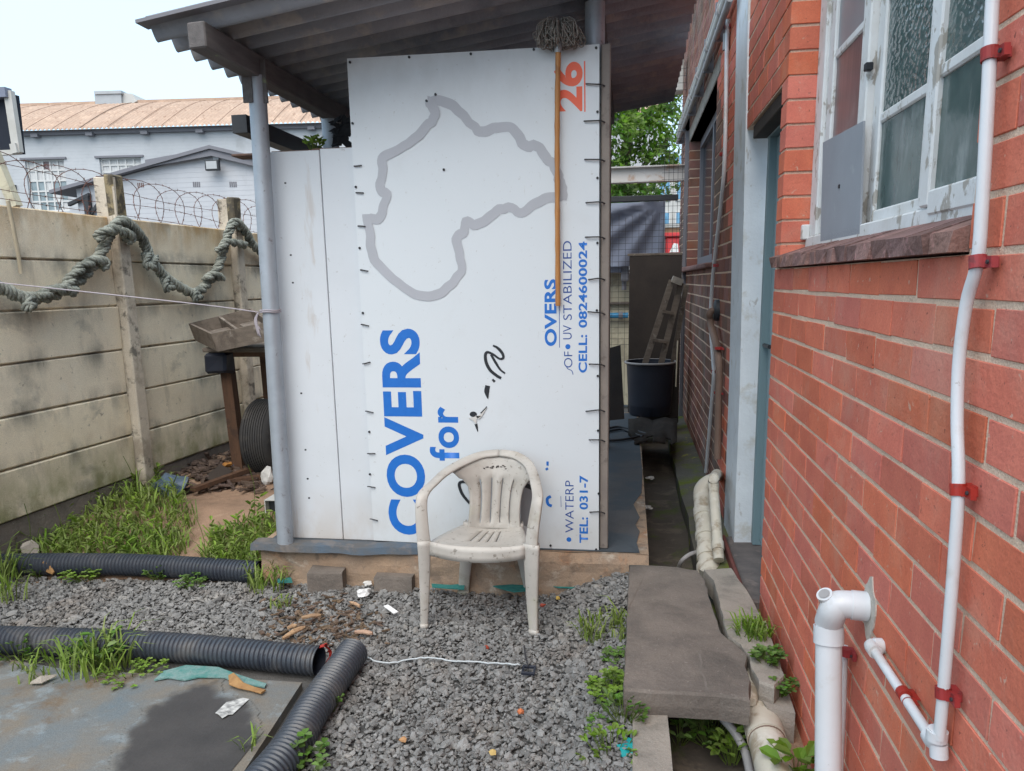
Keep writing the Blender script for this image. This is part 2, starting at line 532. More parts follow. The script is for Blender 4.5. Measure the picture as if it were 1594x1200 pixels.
m_barge = M('grey_fascia', (.17, .17, .19), None, 5, .6, .3)
m_gutterw = M('pale_gutter', (.48, .47, .45), (.40, .39, .36), 5, .6, .3)
m_soffit = M('dark_soffit', (.018, .022, .032), None, 5, .8, .2)
m_galv = M('galvanised_box', (.36, .37, .38), (.32, .33, .34), 4, .45, .4, metal=.3)
m_wframe = M('window_frame_white', (.52, .52, .51), None, 5, .6, .3)
m_curtain = M('net_curtain', (.55, .56, .56), (.42, .42, .42), 3, .9, .1, stretch=(8, 8, .5))
m_paneG = M('far_window_glass', (.16, .21, .23), (.24, .29, .31), 2, .12, .6)
m_tarp = M('blue_grey_tarp', (.19, .21, .27), (.155, .17, .225), 2, .6, .3)
m_cream = M('cream_wall', (.50, .46, .34), (.44, .40, .3), 3, .85, .2, stains=[((.2, .17, .13), 4, .58, .1, .5)])
m_bluepipe = M('blue_plastic_pipe', (.04, .23, .43), None, 4, .45, .4)
m_redtruck = M('red_painted_steel', (.55, .04, .045), None, 4, .45, .4)
m_bin = M('black_plastic', (.012, .015, .026), (.018, .022, .035), 4, .5, .4)
m_sack = M('old_sacking', (.045, .037, .032), (.03, .026, .024), 7, .95, .1, .6, 60)
m_steelw = M('painted_steel_beam', (.52, .51, .50), (.45, .43, .41), 3, .6, .3, stains=[((.33, .17, .08), 4, .60, .08, .6)])
m_lamp = M('floodlight_glass', (.36, .37, .38), None, 5, .2, .5)
m_bluegl = M('blue_facade_glass', (.10, .26, .42), (.16, .33, .48), .8, .2, .5)
m_farwall = M('far_building_wall', (.48, .48, .46), (.42, .42, .41), 1, .85, .2)
m_tape = M('black_rubber_grommet', (.022, .028, .035), None, 5, .5, .4)
m_brnpipe = M('brown_painted_pipe', (.22, .15, .12), (.17, .115, .09), 6, .6, .3)
m_cement = M('cement_patch', (.55, .50, .445), (.46, .42, .37), 16, .95, .1, .6, 90)
m_bamboo = M('pale_cane', (.50, .44, .33), (.40, .34, .24), 12, .6, .3)


def glass_mat(name, pattern, c1=(.05, .088, .084), c2=(.095, .14, .135)):
    m = M(name, c1, c2, 4, .16, .6, stains=[((.36, .40, .40), 7, .60, .16, .5, (1, 1, .3)), ((.05, .075, .08), 3, .55, .14, .6, (1, 1, .5))])
    N, L = m.node_tree.nodes, m.node_tree.links
    b = N['Principled BSDF']
    geo = N.new('ShaderNodeNewGeometry')
    bp = N.new('ShaderNodeBump')
    bp.inputs['Distance'].default_value = .006
    if pattern:
        mp = N.new('ShaderNodeMapping')
        mp.inputs['Scale'].default_value = (1, .62, 1)
        L.new(geo.outputs['Position'], mp.inputs[0])
        vo = N.new('ShaderNodeTexVoronoi')
        vo.feature = 'SMOOTH_F1'
        vo.inputs['Scale'].default_value = 80
        L.new(mp.outputs[0], vo.inputs['Vector'])
        L.new(vo.outputs['Distance'], bp.inputs['Height'])
        bp.inputs['Strength'].default_value = .9
    else:
        nz = N.new('ShaderNodeTexNoise')
        nz.inputs['Scale'].default_value = 14
        L.new(geo.outputs['Position'], nz.inputs['Vector'])
        L.new(nz.outputs['Fac'], bp.inputs['Height'])
        bp.inputs['Strength'].default_value = .22
    L.new(bp.outputs[0], b.inputs['Normal'])
    return m


m_glassP = glass_mat('pebbled_glass', True)
m_glass = glass_mat('dirty_glass', False)
m_maroon = M('maroon_curtain_behind_glass', (.17, .115, .115), (.12, .08, .085), 5, .3, .5, stretch=(9, 9, .7), stains=[((.27, .25, .24), 5, .60, .2, .5)])
m_greyglass = M('grey_film_glass', (.24, .25, .27), (.21, .22, .24), 6, .35, .5)
m_hardboard = M('grey_hardboard', (.29, .31, .345), (.265, .285, .315), 5, .6, .3, stains=[((.36, .38, .40), 14, .68, .06, .5)])

# ================================================================== SETTING
XW = 0.62                      # face of the brick wall
BY = 3.852                     # face of the sign board
sstep = lambda a, b, x: (lambda t: t * t * (3 - 2 * t))(min(1, max(0, (x - a) / (b - a))))


def nz2(x, y, s=1.0):
    return (math.sin(x * 3.1 * s + 1.3 * math.sin(y * 2.3 * s)) + math.sin(y * 4.3 * s + 1.7 * math.sin(x * 1.9 * s + .6)) + .5 * math.sin((x + y) * 9.7 * s)) / 2.5


def gravel_h(x, y):
    return .075 * sstep(-.42, .02, x) + .012 * nz2(x, y, 1.6) + .05 * sstep(3.0, 3.8, y) * sstep(-.5, 0, x)


def struct(mb, name, mat, **k):
    o = mb.build(name, mat, **k)
    o['kind'] = 'structure'
    return o


g = MB()
for x0, x1, y0, y1 in ((-320, .02, -40, 420), (.02, .64, -40, .6), (.02, .64, 13, 420), (.64, 320, -40, 420)):
    g.poly([(x0, y0, -.045), (x1, y0, -.045), (x1, y1, -.045), (x0, y1, -.045)])
struct(g, 'ground', m_ground)

# gravel bed under the loose stones
g = MB()
xs, ys = np.arange(-4.2, .021, .06), np.arange(1.4, 3.86, .06)
idx = {}
for i, x in enumerate(xs):
    for j, y in enumerate(ys):
        idx[i, j] = g.vert((min(x, .02), y, gravel_h(x, y) - .012))
for i in range(len(xs) - 1):
    for j in range(len(ys) - 1):
        g.face((idx[i, j], idx[i + 1, j], idx[i + 1, j + 1], idx[i, j + 1]))
struct(g, 'gravel_bed', m_ground, smooth='all')

# red soil bank behind the rear pipe


def soil_h(x, y):
    return -.04 + .08 * sstep(3.72, 3.95, y) + .11 * sstep(3.9, 4.7, y) + .05 * sstep(4.8, 6.2, y) + .03 * sstep(-2.7, -3.5, x) + .012 * nz2(x, y, 1.7)


g = MB()
xs, ys = np.arange(-6.0, -1.85, .08), np.arange(3.62, 11, .09)
idx = {}
for i, x in enumerate(xs):
    for j, y in enumerate(ys):
        idx[i, j] = g.vert((x, y, soil_h(x, y)))
for i in range(len(xs) - 1):
    for j in range(len(ys) - 1):
        g.face((idx[i, j], idx[i + 1, j], idx[i + 1, j + 1], idx[i, j + 1]))
struct(g, 'soil_bank', m_dirt, smooth='all')

# concrete pad, blue-grey paint worn down to the cement
m_pad = M('worn_blue_pad', (.118, .148, .168), (.15, .158, .158), 2.2, .72, .3, .3, 40, fine=.2,
          stains=[((.18, .15, .115), 1.5, .46, .16, .85), ((.13, .08, .04), 2.4, .63, .10, .8), ((.23, .28, .31), 7, .60, .1, .5), ((.09, .085, .08), 6, .70, .08, .6)])
padz = .022
edge = [U(470, 1062, z=padz), U(380, 1200, z=padz), Vector((-1.20, 1.5, padz)), Vector((-1.15, .3, padz)), Vector((-5, .3, padz)), Vector((-5, 2.70, padz)), U(0, 1024, z=padz), U(120, 1045, z=padz), U(240, 1048, z=padz)]
g = MB()
g.prism(edge, (0, 0, -.08))
struct(g, 'concrete_pad', m_pad)
pts = [(335, 1064), (300, 1070), (270, 1084), (232, 1104), (222, 1122), (200, 1140), (188, 1160), (182, 1180), (186, 1200), (215, 1235), (330, 1245), (392, 1215), (401, 1165), (392, 1120), (385, 1098), (360, 1092), (345, 1078)]
pts2 = catmull([Vector((a, b, 0)) for a, b in pts + pts[:1]], 6)[:-1]
W2 = [U(p.x, p.y, z=padz) for p in pts2]
xs_w = np.arange(min(p.x for p in W2) - .12, min(-1.30, max(p.x for p in W2) + .12), .012)
ys_w = np.arange(min(p.y for p in W2) - .05, max(p.y for p in W2) + .10, .012)


def wet_d(x, y):
    ins, dm, m_ = False, 9, len(W2)
    for i in range(m_):
        a, b = W2[i], W2[(i + 1) % m_]
        ex, ey = b.x - a.x, b.y - a.y
        t = max(0, min(1, ((x - a.x) * ex + (y - a.y) * ey) / (ex * ex + ey * ey + 1e-12)))
        dm = min(dm, (x - a.x - t * ex) ** 2 + (y - a.y - t * ey) ** 2)
        if (a.y > y) != (b.y > y) and x < ex * (y - a.y) / ey + a.x:
            ins = not ins
    return (1 if ins else -1) * math.sqrt(dm)


pdx = lambda y: (edge[1].x - edge[0].x) / (edge[1].y - edge[0].y) * (y - edge[0].y) + edge[0].x
gv, gf, ga = [], [], []
for i, x in enumerate(xs_w):
    for j, y in enumerate(ys_w):
        gv.append((x, y, padz + .003))
        dd = wet_d(x, y) + .020 * nz2(x * 5, y * 5) + .012 * nz2(x * 13, y * 12) + .006 * nz2(x * 37, y * 33)
        ga.append(min(1, max(0, .5 + dd / .035)))
nyw = len(ys_w)
for i in range(len(xs_w) - 1):
    for j in range(nyw - 1):
        q = (i * nyw + j, (i + 1) * nyw + j, (i + 1) * nyw + j + 1, i * nyw + j + 1)
        if max(ga[k] for k in q) > 0 and xs_w[i + 1] < pdx(ys_w[j]) - .004:
            gf.append(q)
me = bpy.data.meshes.new('damp_patch')
me.from_pydata(gv, [], gf)
me.attributes.new('wet', 'FLOAT', 'POINT').data.foreach_set('value', ga)
m_wet = m_pad.copy()
_n, _l = m_wet.node_tree.nodes, m_wet.node_tree.links
_b = _n['Principled BSDF']
_src = _b.inputs['Base Color'].links[0].from_socket
_at = _n.new('ShaderNodeAttribute')
_at.attribute_name = 'wet'
_nz = _n.new('ShaderNodeTexNoise')
_nz.inputs['Scale'].default_value = 7
_nz.inputs['Detail'].default_value = 8
_cr = _n.new('ShaderNodeMixRGB')
_cr.inputs[1].default_value = (.034, .033, .034, 1)
_cr.inputs[2].default_value = (.075, .070, .068, 1)
_gp = _n.new('ShaderNodeNewGeometry')
_l.new(_gp.outputs['Position'], _nz.inputs['Vector'])
_l.new(_nz.outputs['Fac'], _cr.inputs[0])
_mx = _n.new('ShaderNodeMixRGB')
_l.new(_at.outputs['Fac'], _mx.inputs[0])
_l.new(_src, _mx.inputs[1])
_l.new(_cr.outputs[0], _mx.inputs[2])
_l.new(_mx.outputs[0], _b.inputs['Base Color'])
me.materials.append(m_wet)
dpo = bpy.data.objects.new('damp_patch', me)
COL.objects.link(dpo)
dpo['kind'] = 'structure'
g = MB()
for pl in ([(352, 1093), (378, 1086), (388, 1088), (375, 1100), (362, 1112), (345, 1114), (335, 1110)], [(340, 1112), (350, 1104), (356, 1112), (346, 1118)]):
    g.poly([U(a, b, z=padz + .008 + .002 * (len(pl) < 6)) for a, b in pl])
struct(g, 'white_paint_splash', M('white_splash', (.60, .60, .58), (.2, .2, .2), 40, .8, .2))

# shelter floor plinth
g = MB()
nx, nz_ = 44, 7
px0, px1, pz0, pz1, pyf = -2.0, .112, -.12, .235, 3.80
gid = {}
for i in range(nx + 1):
    for j in range(nz_ + 1):
        x, z = px0 + (px1 - px0) * i / nx, pz0 + (pz1 - pz0) * j / nz_
        y = pyf + .012 * nz2(x * 2.2, z * 5) - .02 * (1 - j / nz_) + (.02 if j == nz_ else 0)
        gid[i, j] = g.vert((x, y, z))
for i in range(nx):
    for j in range(nz_):
        g.face((gid[i, j], gid[i + 1, j], gid[i + 1, j + 1], gid[i, j + 1]))
g.poly([(px0, pyf + .02, pz1), (px1, pyf + .02, pz1), (px1, 8.2, pz1), (px0, 8.2, pz1)])
g.poly([(px1, pyf - .01, pz0), (px1, 8.2, pz0), (px1, 8.2, pz1), (px1, pyf + .02, pz1)])
g.poly([(px0, pyf, pz0), (px0, 8.2, pz0), (px0, 8.2, pz1), (px0, pyf + .02, pz1)])
struct(g, 'shelter_plinth', m_plinth)
zf = .2395
jag = [(1000, 735), (998.7, 767), (986, 785), (996, 805), (989, 817), (996, 827), (991, 845), (996, 861)]
pp = [U(a, b, z=zf) for a, b in jag]
g = MB()
g.poly([Vector((-1.96, pyf + .03, zf))] + [Vector((pp[-1].x, pyf + .03, zf))] + pp[::-1] + [Vector((.085, 8.15, zf)), Vector((-1.96, 8.15, zf))])
struct(g, 'dark_floor_screed', m_darkfloor)
g = MB()
n = 26
top, bot = [], []
for i in range(n + 1):
    x = -2.03 + 1.02 * i / n
    top.append((x, 3.742 + .006 * math.sin(i * 1.1) + (.05 if i > 18 else 0) * (i - 18) / 8, .236 + .003 * math.sin(i * .7)))
for i in range(n):
    a, b = top[i], top[i + 1]
    g.hexa([(a[0], a[1], a[2] - .028), (b[0], b[1], b[2] - .028), (b[0], 3.842, b[2] - .028), (a[0], 3.842, a[2] - .028), (a[0], a[1] + .008, a[2] + .008), (b[0], b[1] + .008, b[2] + .008), (b[0], 3.842, b[2] + .012), (a[0], 3.842, a[2] + .012)])
struct(g, 'bitumen_edging', m_bitumen)

# drain channel between shelter and house
g = MB()
g.poly([(.10, 3.5, -.10), (.46, 3.5, -.10), (.46, 12, .0), (.10, 12, .0)])
g.poly([(.10, .4, -.20), (.52, .4, -.20), (.46, 3.5, -.10), (.10, 3.5, -.10)])
struct(g, 'drain_channel', m_drain)
g = MB()
for i in range(30):
    y0, y1 = 3.45 + i * .28, 3.45 + (i + 1) * .28
    e0, e1 = .40 + .014 * nz2(1, y0 * 2), .40 + .014 * nz2(1, y1 * 2)
    g.hexa([(e0, y0, -.25), (.64, y0, -.25), (.64, y1, -.25), (e1, y1, -.25), (e0, y0, .045), (.64, y0, .085), (.64, y1, .085), (e1, y1, .045)])
struct(g, 'mossy_ledge', m_moss)
g = MB()
for i in range(14):
    y0, y1 = .4 + i * .245, .4 + (i + 1) * .245
    j = lambda y, s: .006 * nz2(s, y * 3)
    g.hexa([(.025 + j(y0, 1), y0, -.3), (.15 + j(y0, 4), y0, -.3), (.15 + j(y1, 4), y1, -.3), (.025 + j(y1, 1), y1, -.3), (.025 + j(y0, 1), y0, .105 + j(y0, 2)), (.15 + j(y0, 4), y0, .105 + j(y0, 3)), (.15 + j(y1, 4), y1, .105 + j(y1, 3)), (.025 + j(y1, 1), y1, .105 + j(y1, 2))])
struct(g, 'channel_kerb', m_conclt)
g = MB()
pl = [(1128, 976), (1192, 966), (1238, 1110), (1195, 1102), (1172, 1070), (1160, 1040), (1142, 1010)]
g.prism([U(a, b, z=.125) for a, b in pl], (0, 0, -.34))
struct(g, 'concrete_ledge', m_conclt)
g = MB()
g.poly([(.50, .4, -.03), (.64, .4, -.03), (.64, 3.3, .02), (.50, 3.3, .02)])
struct(g, 'wall_foot_soil', m_dirt)

# ================================================================== BRICK HOUSE
house = thing('brick_house', 'red brick house with white framed window and recessed door, on the right', 'house', (XW, 3.0, 0))
YA = 3.54
y_near = lambda z: 4.385 + .115 * max(0, z - 1.0)
g = MB()
xc = XW + .0030
ZT = 5.6
for y0, y1, z0, z1 in ((-1.5, YA - .004, -.5, 1.655), (-1.5, 1.576, 1.655, ZT), (1.576, 3.424, 3.25, ZT), (3.424, YA - .004, 1.655, 2.40), (3.424, 4.62, 2.405, ZT), (4.86, 6.2, -.5, ZT), (8.85, 10.3, -.5, ZT), (6.2, 8.85, -.5, 1.74), (6.2, 8.85, 3.06, ZT)):
    g.box(xc, xc + .26, y0, y1, z0, z1)
g.build('wall', m_mortar, house)
g = MB()
zs = [-.5, 1.0, 1.6, 2.2, 2.4, 3.0, 4.0, ZT]
for a, b in zip(zs[:-1], zs[1:]):
    g.hexa([(XW - .008, y_near(a), a), (XW + .27, y_near(a), a), (XW + .27, y_near(a) + .475, a), (XW - .008, y_near(a) + .475, a),
            (XW - .008, y_near(b), b), (XW + .27, y_near(b), b), (XW + .27, y_near(b) + .475, b), (XW - .008, y_near(b) + .475, b)])
g.build('painted_pilaster', m_whitewash, house)

CH, LB, JT = .0935, .2635, .0114
ZJ = 1.5655
yj0 = U(1242.7, 475, x=XW).y
bricks = []              # (x0,x1,y0,y1,z0,z1)


def fill(y0, y1, z0, z1, deep0=0):
    k0 = math.floor((z0 - ZJ) / CH + 1e-6)
    k1 = math.ceil((z1 - ZJ) / CH - 1e-6)
    for k in range(k0, k1):
        za, zb = ZJ + k * CH + JT / 2, ZJ + (k + 1) * CH - JT / 2
        za, zb = max(za, z0), min(zb, z1)
        if zb - za < .03:
            continue
        ph = yj0 + (0 if k % 2 else LB / 2) + random.uniform(-.012, .012)
        m0 = math.floor((y0 - ph) / LB)
        m = m0
        while ph + m * LB < y1:
            ya, yb = ph + m * LB + JT * .36 + random.uniform(-.003, .003), ph + (m + 1) * LB - JT * .36 + random.uniform(-.003, .003)
            ya2, yb2 = max(ya, y0), min(yb, y1)
            m += 1
            if yb2 - ya2 < .03:
                continue
            d = .14 if (deep0 and ya2 - y0 < .004) else .045
            bricks.append((XW + random.uniform(-.0008, .0010), XW + d, ya2, yb2, za, zb))


fill(-.2, YA, -.20, 1.658)
fill(-.2, 1.578, 1.658, 4.4)
for k in range(9, 28):
    e0 = 3.53 + (.07 if k % 2 else .0)
    bricks.append((XW, XW + .145, 3.416, e0, ZJ + k * CH + JT / 2, ZJ + (k + 1) * CH - JT / 2))
    fill(e0 + JT, 4.60, ZJ + k * CH + .001, ZJ + (k + 1) * CH - .001)
for k in range(1, 9):
    bricks.append((XW, XW + .145, 3.416, YA, ZJ + k * CH + JT / 2 + .004, ZJ + (k + 1) * CH - JT / 2 + .004))
nA = len(bricks)
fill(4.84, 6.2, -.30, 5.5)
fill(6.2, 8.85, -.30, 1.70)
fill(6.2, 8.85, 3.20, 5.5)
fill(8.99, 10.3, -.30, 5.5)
for k in range(-20, 42):
    bricks.append((XW, XW + .14, 8.845, 8.98, ZJ + k * CH + JT / 2, ZJ + (k + 1) * CH - JT / 2))


def area(b):
    ps = [proj((b[0], y, z)) for y in (b[2], b[3]) for z in (b[4], b[5])]
    if any(p is None for p in ps):
        return 0
    us, vs = [p[0] for p in ps], [p[1] for p in ps]
    if max(us) < -20 or min(us) > 1614 or max(vs) < -20 or min(vs) > 1220:
        return 0
    return (max(us) - min(us)) * (max(vs) - min(vs))


order = sorted(range(len(bricks)), key=lambda i: -area(bricks[i]))
single = set(i for i in order[:290] if area(bricks[i]) > 0)
cache = {}
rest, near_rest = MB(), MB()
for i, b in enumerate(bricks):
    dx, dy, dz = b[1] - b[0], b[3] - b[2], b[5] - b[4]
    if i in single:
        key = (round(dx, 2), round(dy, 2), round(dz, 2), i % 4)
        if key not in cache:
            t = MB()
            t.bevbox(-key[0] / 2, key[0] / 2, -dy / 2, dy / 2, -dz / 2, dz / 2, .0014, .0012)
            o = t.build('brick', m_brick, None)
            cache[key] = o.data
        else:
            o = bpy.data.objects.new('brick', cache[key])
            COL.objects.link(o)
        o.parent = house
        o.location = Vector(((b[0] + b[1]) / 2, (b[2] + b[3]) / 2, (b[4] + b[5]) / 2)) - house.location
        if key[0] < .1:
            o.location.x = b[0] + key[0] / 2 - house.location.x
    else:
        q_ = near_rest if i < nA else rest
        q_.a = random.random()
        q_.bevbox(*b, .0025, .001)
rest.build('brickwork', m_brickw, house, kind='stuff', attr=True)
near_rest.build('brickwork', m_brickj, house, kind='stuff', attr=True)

# --- the window
XF = .745
g = MB()
Z0, Z1 = 1.735, 3.25


def fr(mb, ya, yb, za, zb, xa=XF - .018, xb=XF + .06):
    mb.bevbox(xa, xb, ya, yb, za, zb, .005)


fr(g, 1.56, 3.42, Z0, Z0 + .045, XF - .03)                 # bottom rail of the frame
for ya, yb in ((3.30, 3.415), (2.715, 2.795), (2.125, 2.185), (1.56, 1.66)):
    fr(g, ya, yb, Z0 + .045, Z1)
for ya, yb, x in ((3.215, 3.30, XF - .004), (2.795, 2.815, XF - .004), (2.64, 2.712, XF + .006), (2.185, 2.225, XF + .006), (2.065, 2.122, XF - .035), (1.66, 1.70, XF - .035)):
    fr(g, ya, yb, Z0 + .047, Z1, x, XF + .05)
fr(g, 2.225, 2.64, Z0 + .047, Z0 + .085, XF + .006, XF + .05)
fr(g, 1.70, 2.065, Z0 + .025, Z0 + .085, XF - .035, XF + .05)
for ya, yb, z, x in ((2.225, 2.64, 2.092, XF + .008), (1.70, 2.065, 2.088, XF - .03), (2.815, 3.215, 2.425, XF), (2.225, 2.64, 2.44, XF + .008), (1.70, 2.065, 2.44, XF - .03), (2.815, 3.215, 2.9, XF)):
    fr(g, ya, yb, z - .014, z + .016, x, XF + .045)
win = g.build('window', m_white, house)
for ya, yb, za, zb, mt in ((2.22, 2.645, 1.81, 2.08, m_glass), (2.22, 2.645, 2.105, 2.43, m_glassP), (2.22, 2.645, 2.45, 3.2, m_glassP),
                           (1.695, 2.07, 1.81, 2.076, m_glass), (1.695, 2.07, 2.10, 2.43, m_glassP), (1.695, 2.07, 2.45, 3.2, m_glassP),
                           (2.81, 3.22, 1.78, 2.414, m_maroon), (2.81, 3.22, 2.44, 2.89, m_greyglass), (2.81, 3.22, 2.91, 3.2, m_greyglass)):
    t = MB()
    xg = XF + .016 if ya > 2.1 and ya < 2.7 else (XF - .020 if ya < 2 else XF + .008)
    t.box(xg, xg + .005, ya, yb, za, zb)
    t.build('pane', mt, win)
t = MB()
hb = [UP(a, b, (XF - .03, 0, 0), (1, 0, 0)) for a, b in ((1281, 222), (1344, 188), (1338, 364), (1277, 376))]
t.prism(hb, (.006, 0, 0))
hbo = t.build('cover_board', m_hardboard, win)
hbo['label'] = 'grey hardboard covering the lowest left pane'
t = MB()
t.obox(U(1306, 290, x=XF - .032), (.002, 0, 0), (0, .006, 0), (0, 0, .006))
t.build('board_hole', m_blackvin, win)
t = MB()
t.bevbox(XF - .05, XF - .018, 3.39, 3.43, 1.77, 1.83, .004)

t.build('hinge', m_white, win)
t = MB()
q = U(1352, 104, x=XF - .02)
t.bevbox(q.x - .012, q.x + .012, q.y - .012, q.y + .012, q.z - .012, q.z + .012, .003)
t.build('latch', m_blackvin, win)
# sill of sloping bricks on edge
ns = 16
for i in range(ns):
    ya, yb = 1.575 + (3.47 - 1.575) * i / ns + .005, 1.575 + (3.47 - 1.575) * (i + 1) / ns - .005
    t = MB()
    j = lambda: random.uniform(-.010, .010)
    a, b, c_, d = j(), j(), j(), j()
    zt = 1.702 + j() * .4
    t.hexa([(.585 + a, ya, 1.660), (XF, ya, 1.660), (XF, yb, 1.660), (.585 + b, yb, 1.660), (.588 + c_, ya + .002, zt), (XF, ya, 1.752), (XF, yb, 1.752), (.588 + d, yb - .002, zt)])
    sb = t.build('sill_brick', m_cill, win)
# --- the door
g = MB()
xd = .742
g.bevbox(xd, xd + .045, 3.56, 4.33, .16, 2.33, .006)
door = g.build('door', m_teal, house)
t = MB()
for zc in (.45, 1.2, 1.95):
    t.bevbox(xd - .006, xd, 3.66, 4.24, zc - .29, zc + .29, .003)
t.build('door_panel', m_teal, door)
t = MB()
t.tube([U(1186, 536, x=xd - .02), U(1198, 540, x=xd - .02)], .011, 8)
t.build('handle', m_blackvin, door)
t = MB()
t.bevbox(.705, .80, 4.325, 4.384, .13, 2.40, .004)
t.bevbox(.70, .80, 3.545, 4.384, 2.33, 2.40, .004)
t.build('door_frame', m_tealdk, door)
t = MB()
t.bevbox(XW + .012, XW + .10, 3.545, 4.40, 2.335, 2.40, .004)
t.build('door_lintel', m_wooddk, door)
t = MB()
t.bevbox(.575, .80, 3.545, 4.50, -.2, .125, .012, .004)
t.build('door_step', m_step, house)
t = MB()
t.bevbox(.553, .574, 3.30, 4.50, -.2, .128, .006, .003)
t.build('step_edge', m_redpaint, house)
# --- far window in the alley
g = MB()
for ya, yb, za, zb in ((6.2, 6.28, 1.76, 3.06), (8.77, 8.85, 1.76, 3.06), (7.46, 7.54, 1.76, 3.06), (6.28, 7.46, 1.76, 1.84), (6.28, 7.46, 2.98, 3.06), (7.54, 8.77, 1.76, 1.84), (7.54, 8.77, 2.98, 3.06)):
    g.box(.73, .80, ya, yb, za, zb)
w2 = g.build('window', m_barge, house)
t = MB()
t.box(.76, .765, 6.25, 8.8, 1.80, 3.02)
t.build('pane', M('dark_glass', (.02, .025, .03), None, 4, .15, .5), w2)
t = MB()
t.bevbox(XW - .06, .73, 6.1, 8.9, 1.70, 1.745, .008, .006)
t.build('sill', m_cill, w2)
t = MB()
t.bevbox(XW - .004, .82, 6.0, 9.0, 3.06, 3.19, .006)
t.build('lintel', m_conclt, w2)

# ================================================================== SHELTER
shelter = thing('lean_to_shelter', 'lean-to shelter with corrugated sheet roof on round grey poles', 'shelter', (-.9, 4.6, .235))
RX0, RX1, RY0, RY1, SL = -2.06, .335, 3.30, 6.75, .14
PER, AMP = .152, .038
rz = lambda x: 2.722 + SL * (x - RX0)
rows = [(RY0, 4.30), (4.22, 5.40), (5.32, RY1)]
for q, (ya, yb) in enumerate(rows):
    g = MB()
    n = int((yb - ya) / PER * 12)
    up, lo = [], []
    for i in range(n + 1):
        y = ya + (yb - ya) * i / n
        dz = AMP * math.cos(2 * math.pi * (y - RY0) / PER)
        xs_ = (RX0 + .012 * q, -.8, RX1 - .01 * (q % 2))
        up.append([g.vert((x, y, rz(x) + dz + .004 + .007 * q)) for x in xs_])
        lo.append([g.vert((x, y, rz(x) + dz - .004 + .007 * q)) for x in xs_])
    for i in range(n):
        for a in (0, 1):
            g.face((up[i][a], up[i][a + 1], up[i + 1][a + 1], up[i + 1][a]))
            g.face((lo[i][a], lo[i + 1][a], lo[i + 1][a + 1], lo[i][a + 1]))
        for a in (0, 2):
            g.face((up[i][a], up[i + 1][a], lo[i + 1][a], lo[i][a]))
    for i in (0, n):
        for a in (0, 1):
            g.face((up[i][a], up[i][a + 1], lo[i][a + 1], lo[i][a]))
    g.build('roof_sheet', m_roof, shelter, smooth='all')
g = MB()                   # front trim board on the sheet edge
for xa, xb in ((RX0 - .03, -.8), (-.8, RX1)):
    g.hexa([(xa, RY0 - .03, rz(xa) + .012), (xb, RY0 - .03, rz(xb) + .012), (xb, RY0 + .06, rz(xb) + .012), (xa, RY0 + .06, rz(xa) + .012),
            (xa, RY0 - .03, rz(xa) + .026), (xb, RY0 - .03, rz(xb) + .026), (xb, RY0 + .06, rz(xb) + .026), (xa, RY0 + .06, rz(xa) + .026)])
g.build('roof_trim', m_barge, shelter)
for x0 in (-1.86, ):
    g = MB()
    g.bevbox(x0, x0 + .078, U(302, 72, z=2.625).y, 6.7, 2.618, 2.722, .006, .004)
    g.build('roof_beam', m_beam, shelter)
g = MB()
g.bevbox(-.21, -.14, 3.92, 6.7, 2.87, 2.99, .006, .004)
g.build('roof_beam', m_beam, shelter)
g = MB()
g.bevbox(-1.85, -.3, 5.28, 5.34, 2.55, 2.62, .005)
g.build('cross_beam', m_beam, shelter)
for bx, by, tx, z1, r, mt in ((-1.847, 3.792, -1.812, 2.63, .043, m_pole), (-1.83, 4.78, -1.83, 2.63, .05, m_pole), (-.175, 3.945, -.175, 2.90, .047, m_pole)):
    g = MB()
    g.tube([(bx, by, .232), ((bx + tx) / 2, by, (.23 + z1) / 2), (tx, by, z1)], r, 20)
    g.build('post', mt, shelter, smooth=True)
g = MB()
xr = U(944, 400, y=6.4).x
g.tube([(xr, 6.4, .232), (xr, 6.4, 2.97)], .034, 18)
g.build('post', m_polebrn, shelter, smooth=True)
g = MB()
g.bevbox(-.142, -.098, 3.872, 3.92, .24, 2.70, .005)
po = g.build('edge_stud', m_polebrn, shelter)
for bx, ya, w_ in ((-1.80, 3.778, .02), (-1.862, 3.75, .014)):
    g = MB()
    g.bar((bx + .02, ya, 2.50), (bx + .02, ya, 2.70), .05, .012, (0, 1, 0))
    g.build('pole_strap', m_beam, shelter)
# wall panels beside the board
for x0, x1, zt in ((-1.842, -1.552, 2.29), (-1.548, -1.25, 2.295), (-1.246, -.2, 2.30)):
    g = MB()
    g.bevbox(x0, x1, 3.882, 3.925, .240, zt, .003)
    g.build('wall_panel', m_panel, shelter)
g = MB()
for v in (285, 397, 440, 612, 700, 745, 775):
    p = U(408 + (v - 120) * .0755 + 24, v, y=3.75)
    g.obox((p.x, 3.748, p.z), (.004, 0, 0), (0, .003, 0), (0, 0, .004))
g.build('rivet', m_blackvin, shelter)
gut = thing('steel_channel', 'dark steel channel lying level behind the front pole above the white panels', 'beam', (-2.05, 4.0, 2.47))
g = MB()
ca, cb = U(373, 193, x=-2.06), U(484, 230, x=-2.06)
y0, y1, zc = ca.y, cb.y + .1, ca.z
g.box(-2.10, -2.093, y0, y1, zc - .045, zc + .045)
g.box(-2.093, -2.017, y0, y1, zc - .045, zc - .038)
g.box(-2.024, -2.017, y0, y1, zc - .038, zc + .045)
g.build('channel', m_blacksteel, gut)
g = MB()
g.bevbox(-2.101, -2.016, y0 - .007, y0, zc - .046, zc + .046, .001)
g.build('end_plate', m_blacksteel, gut)
g = MB()
for k in range(3):
    t0 = k * 2.1
    g.bevbox(-2.05 + .22 * k, -1.83 + .22 * k, 3.93, 4.05, 2.286 + .004 * k, 2.298 + .004 * k, .003)
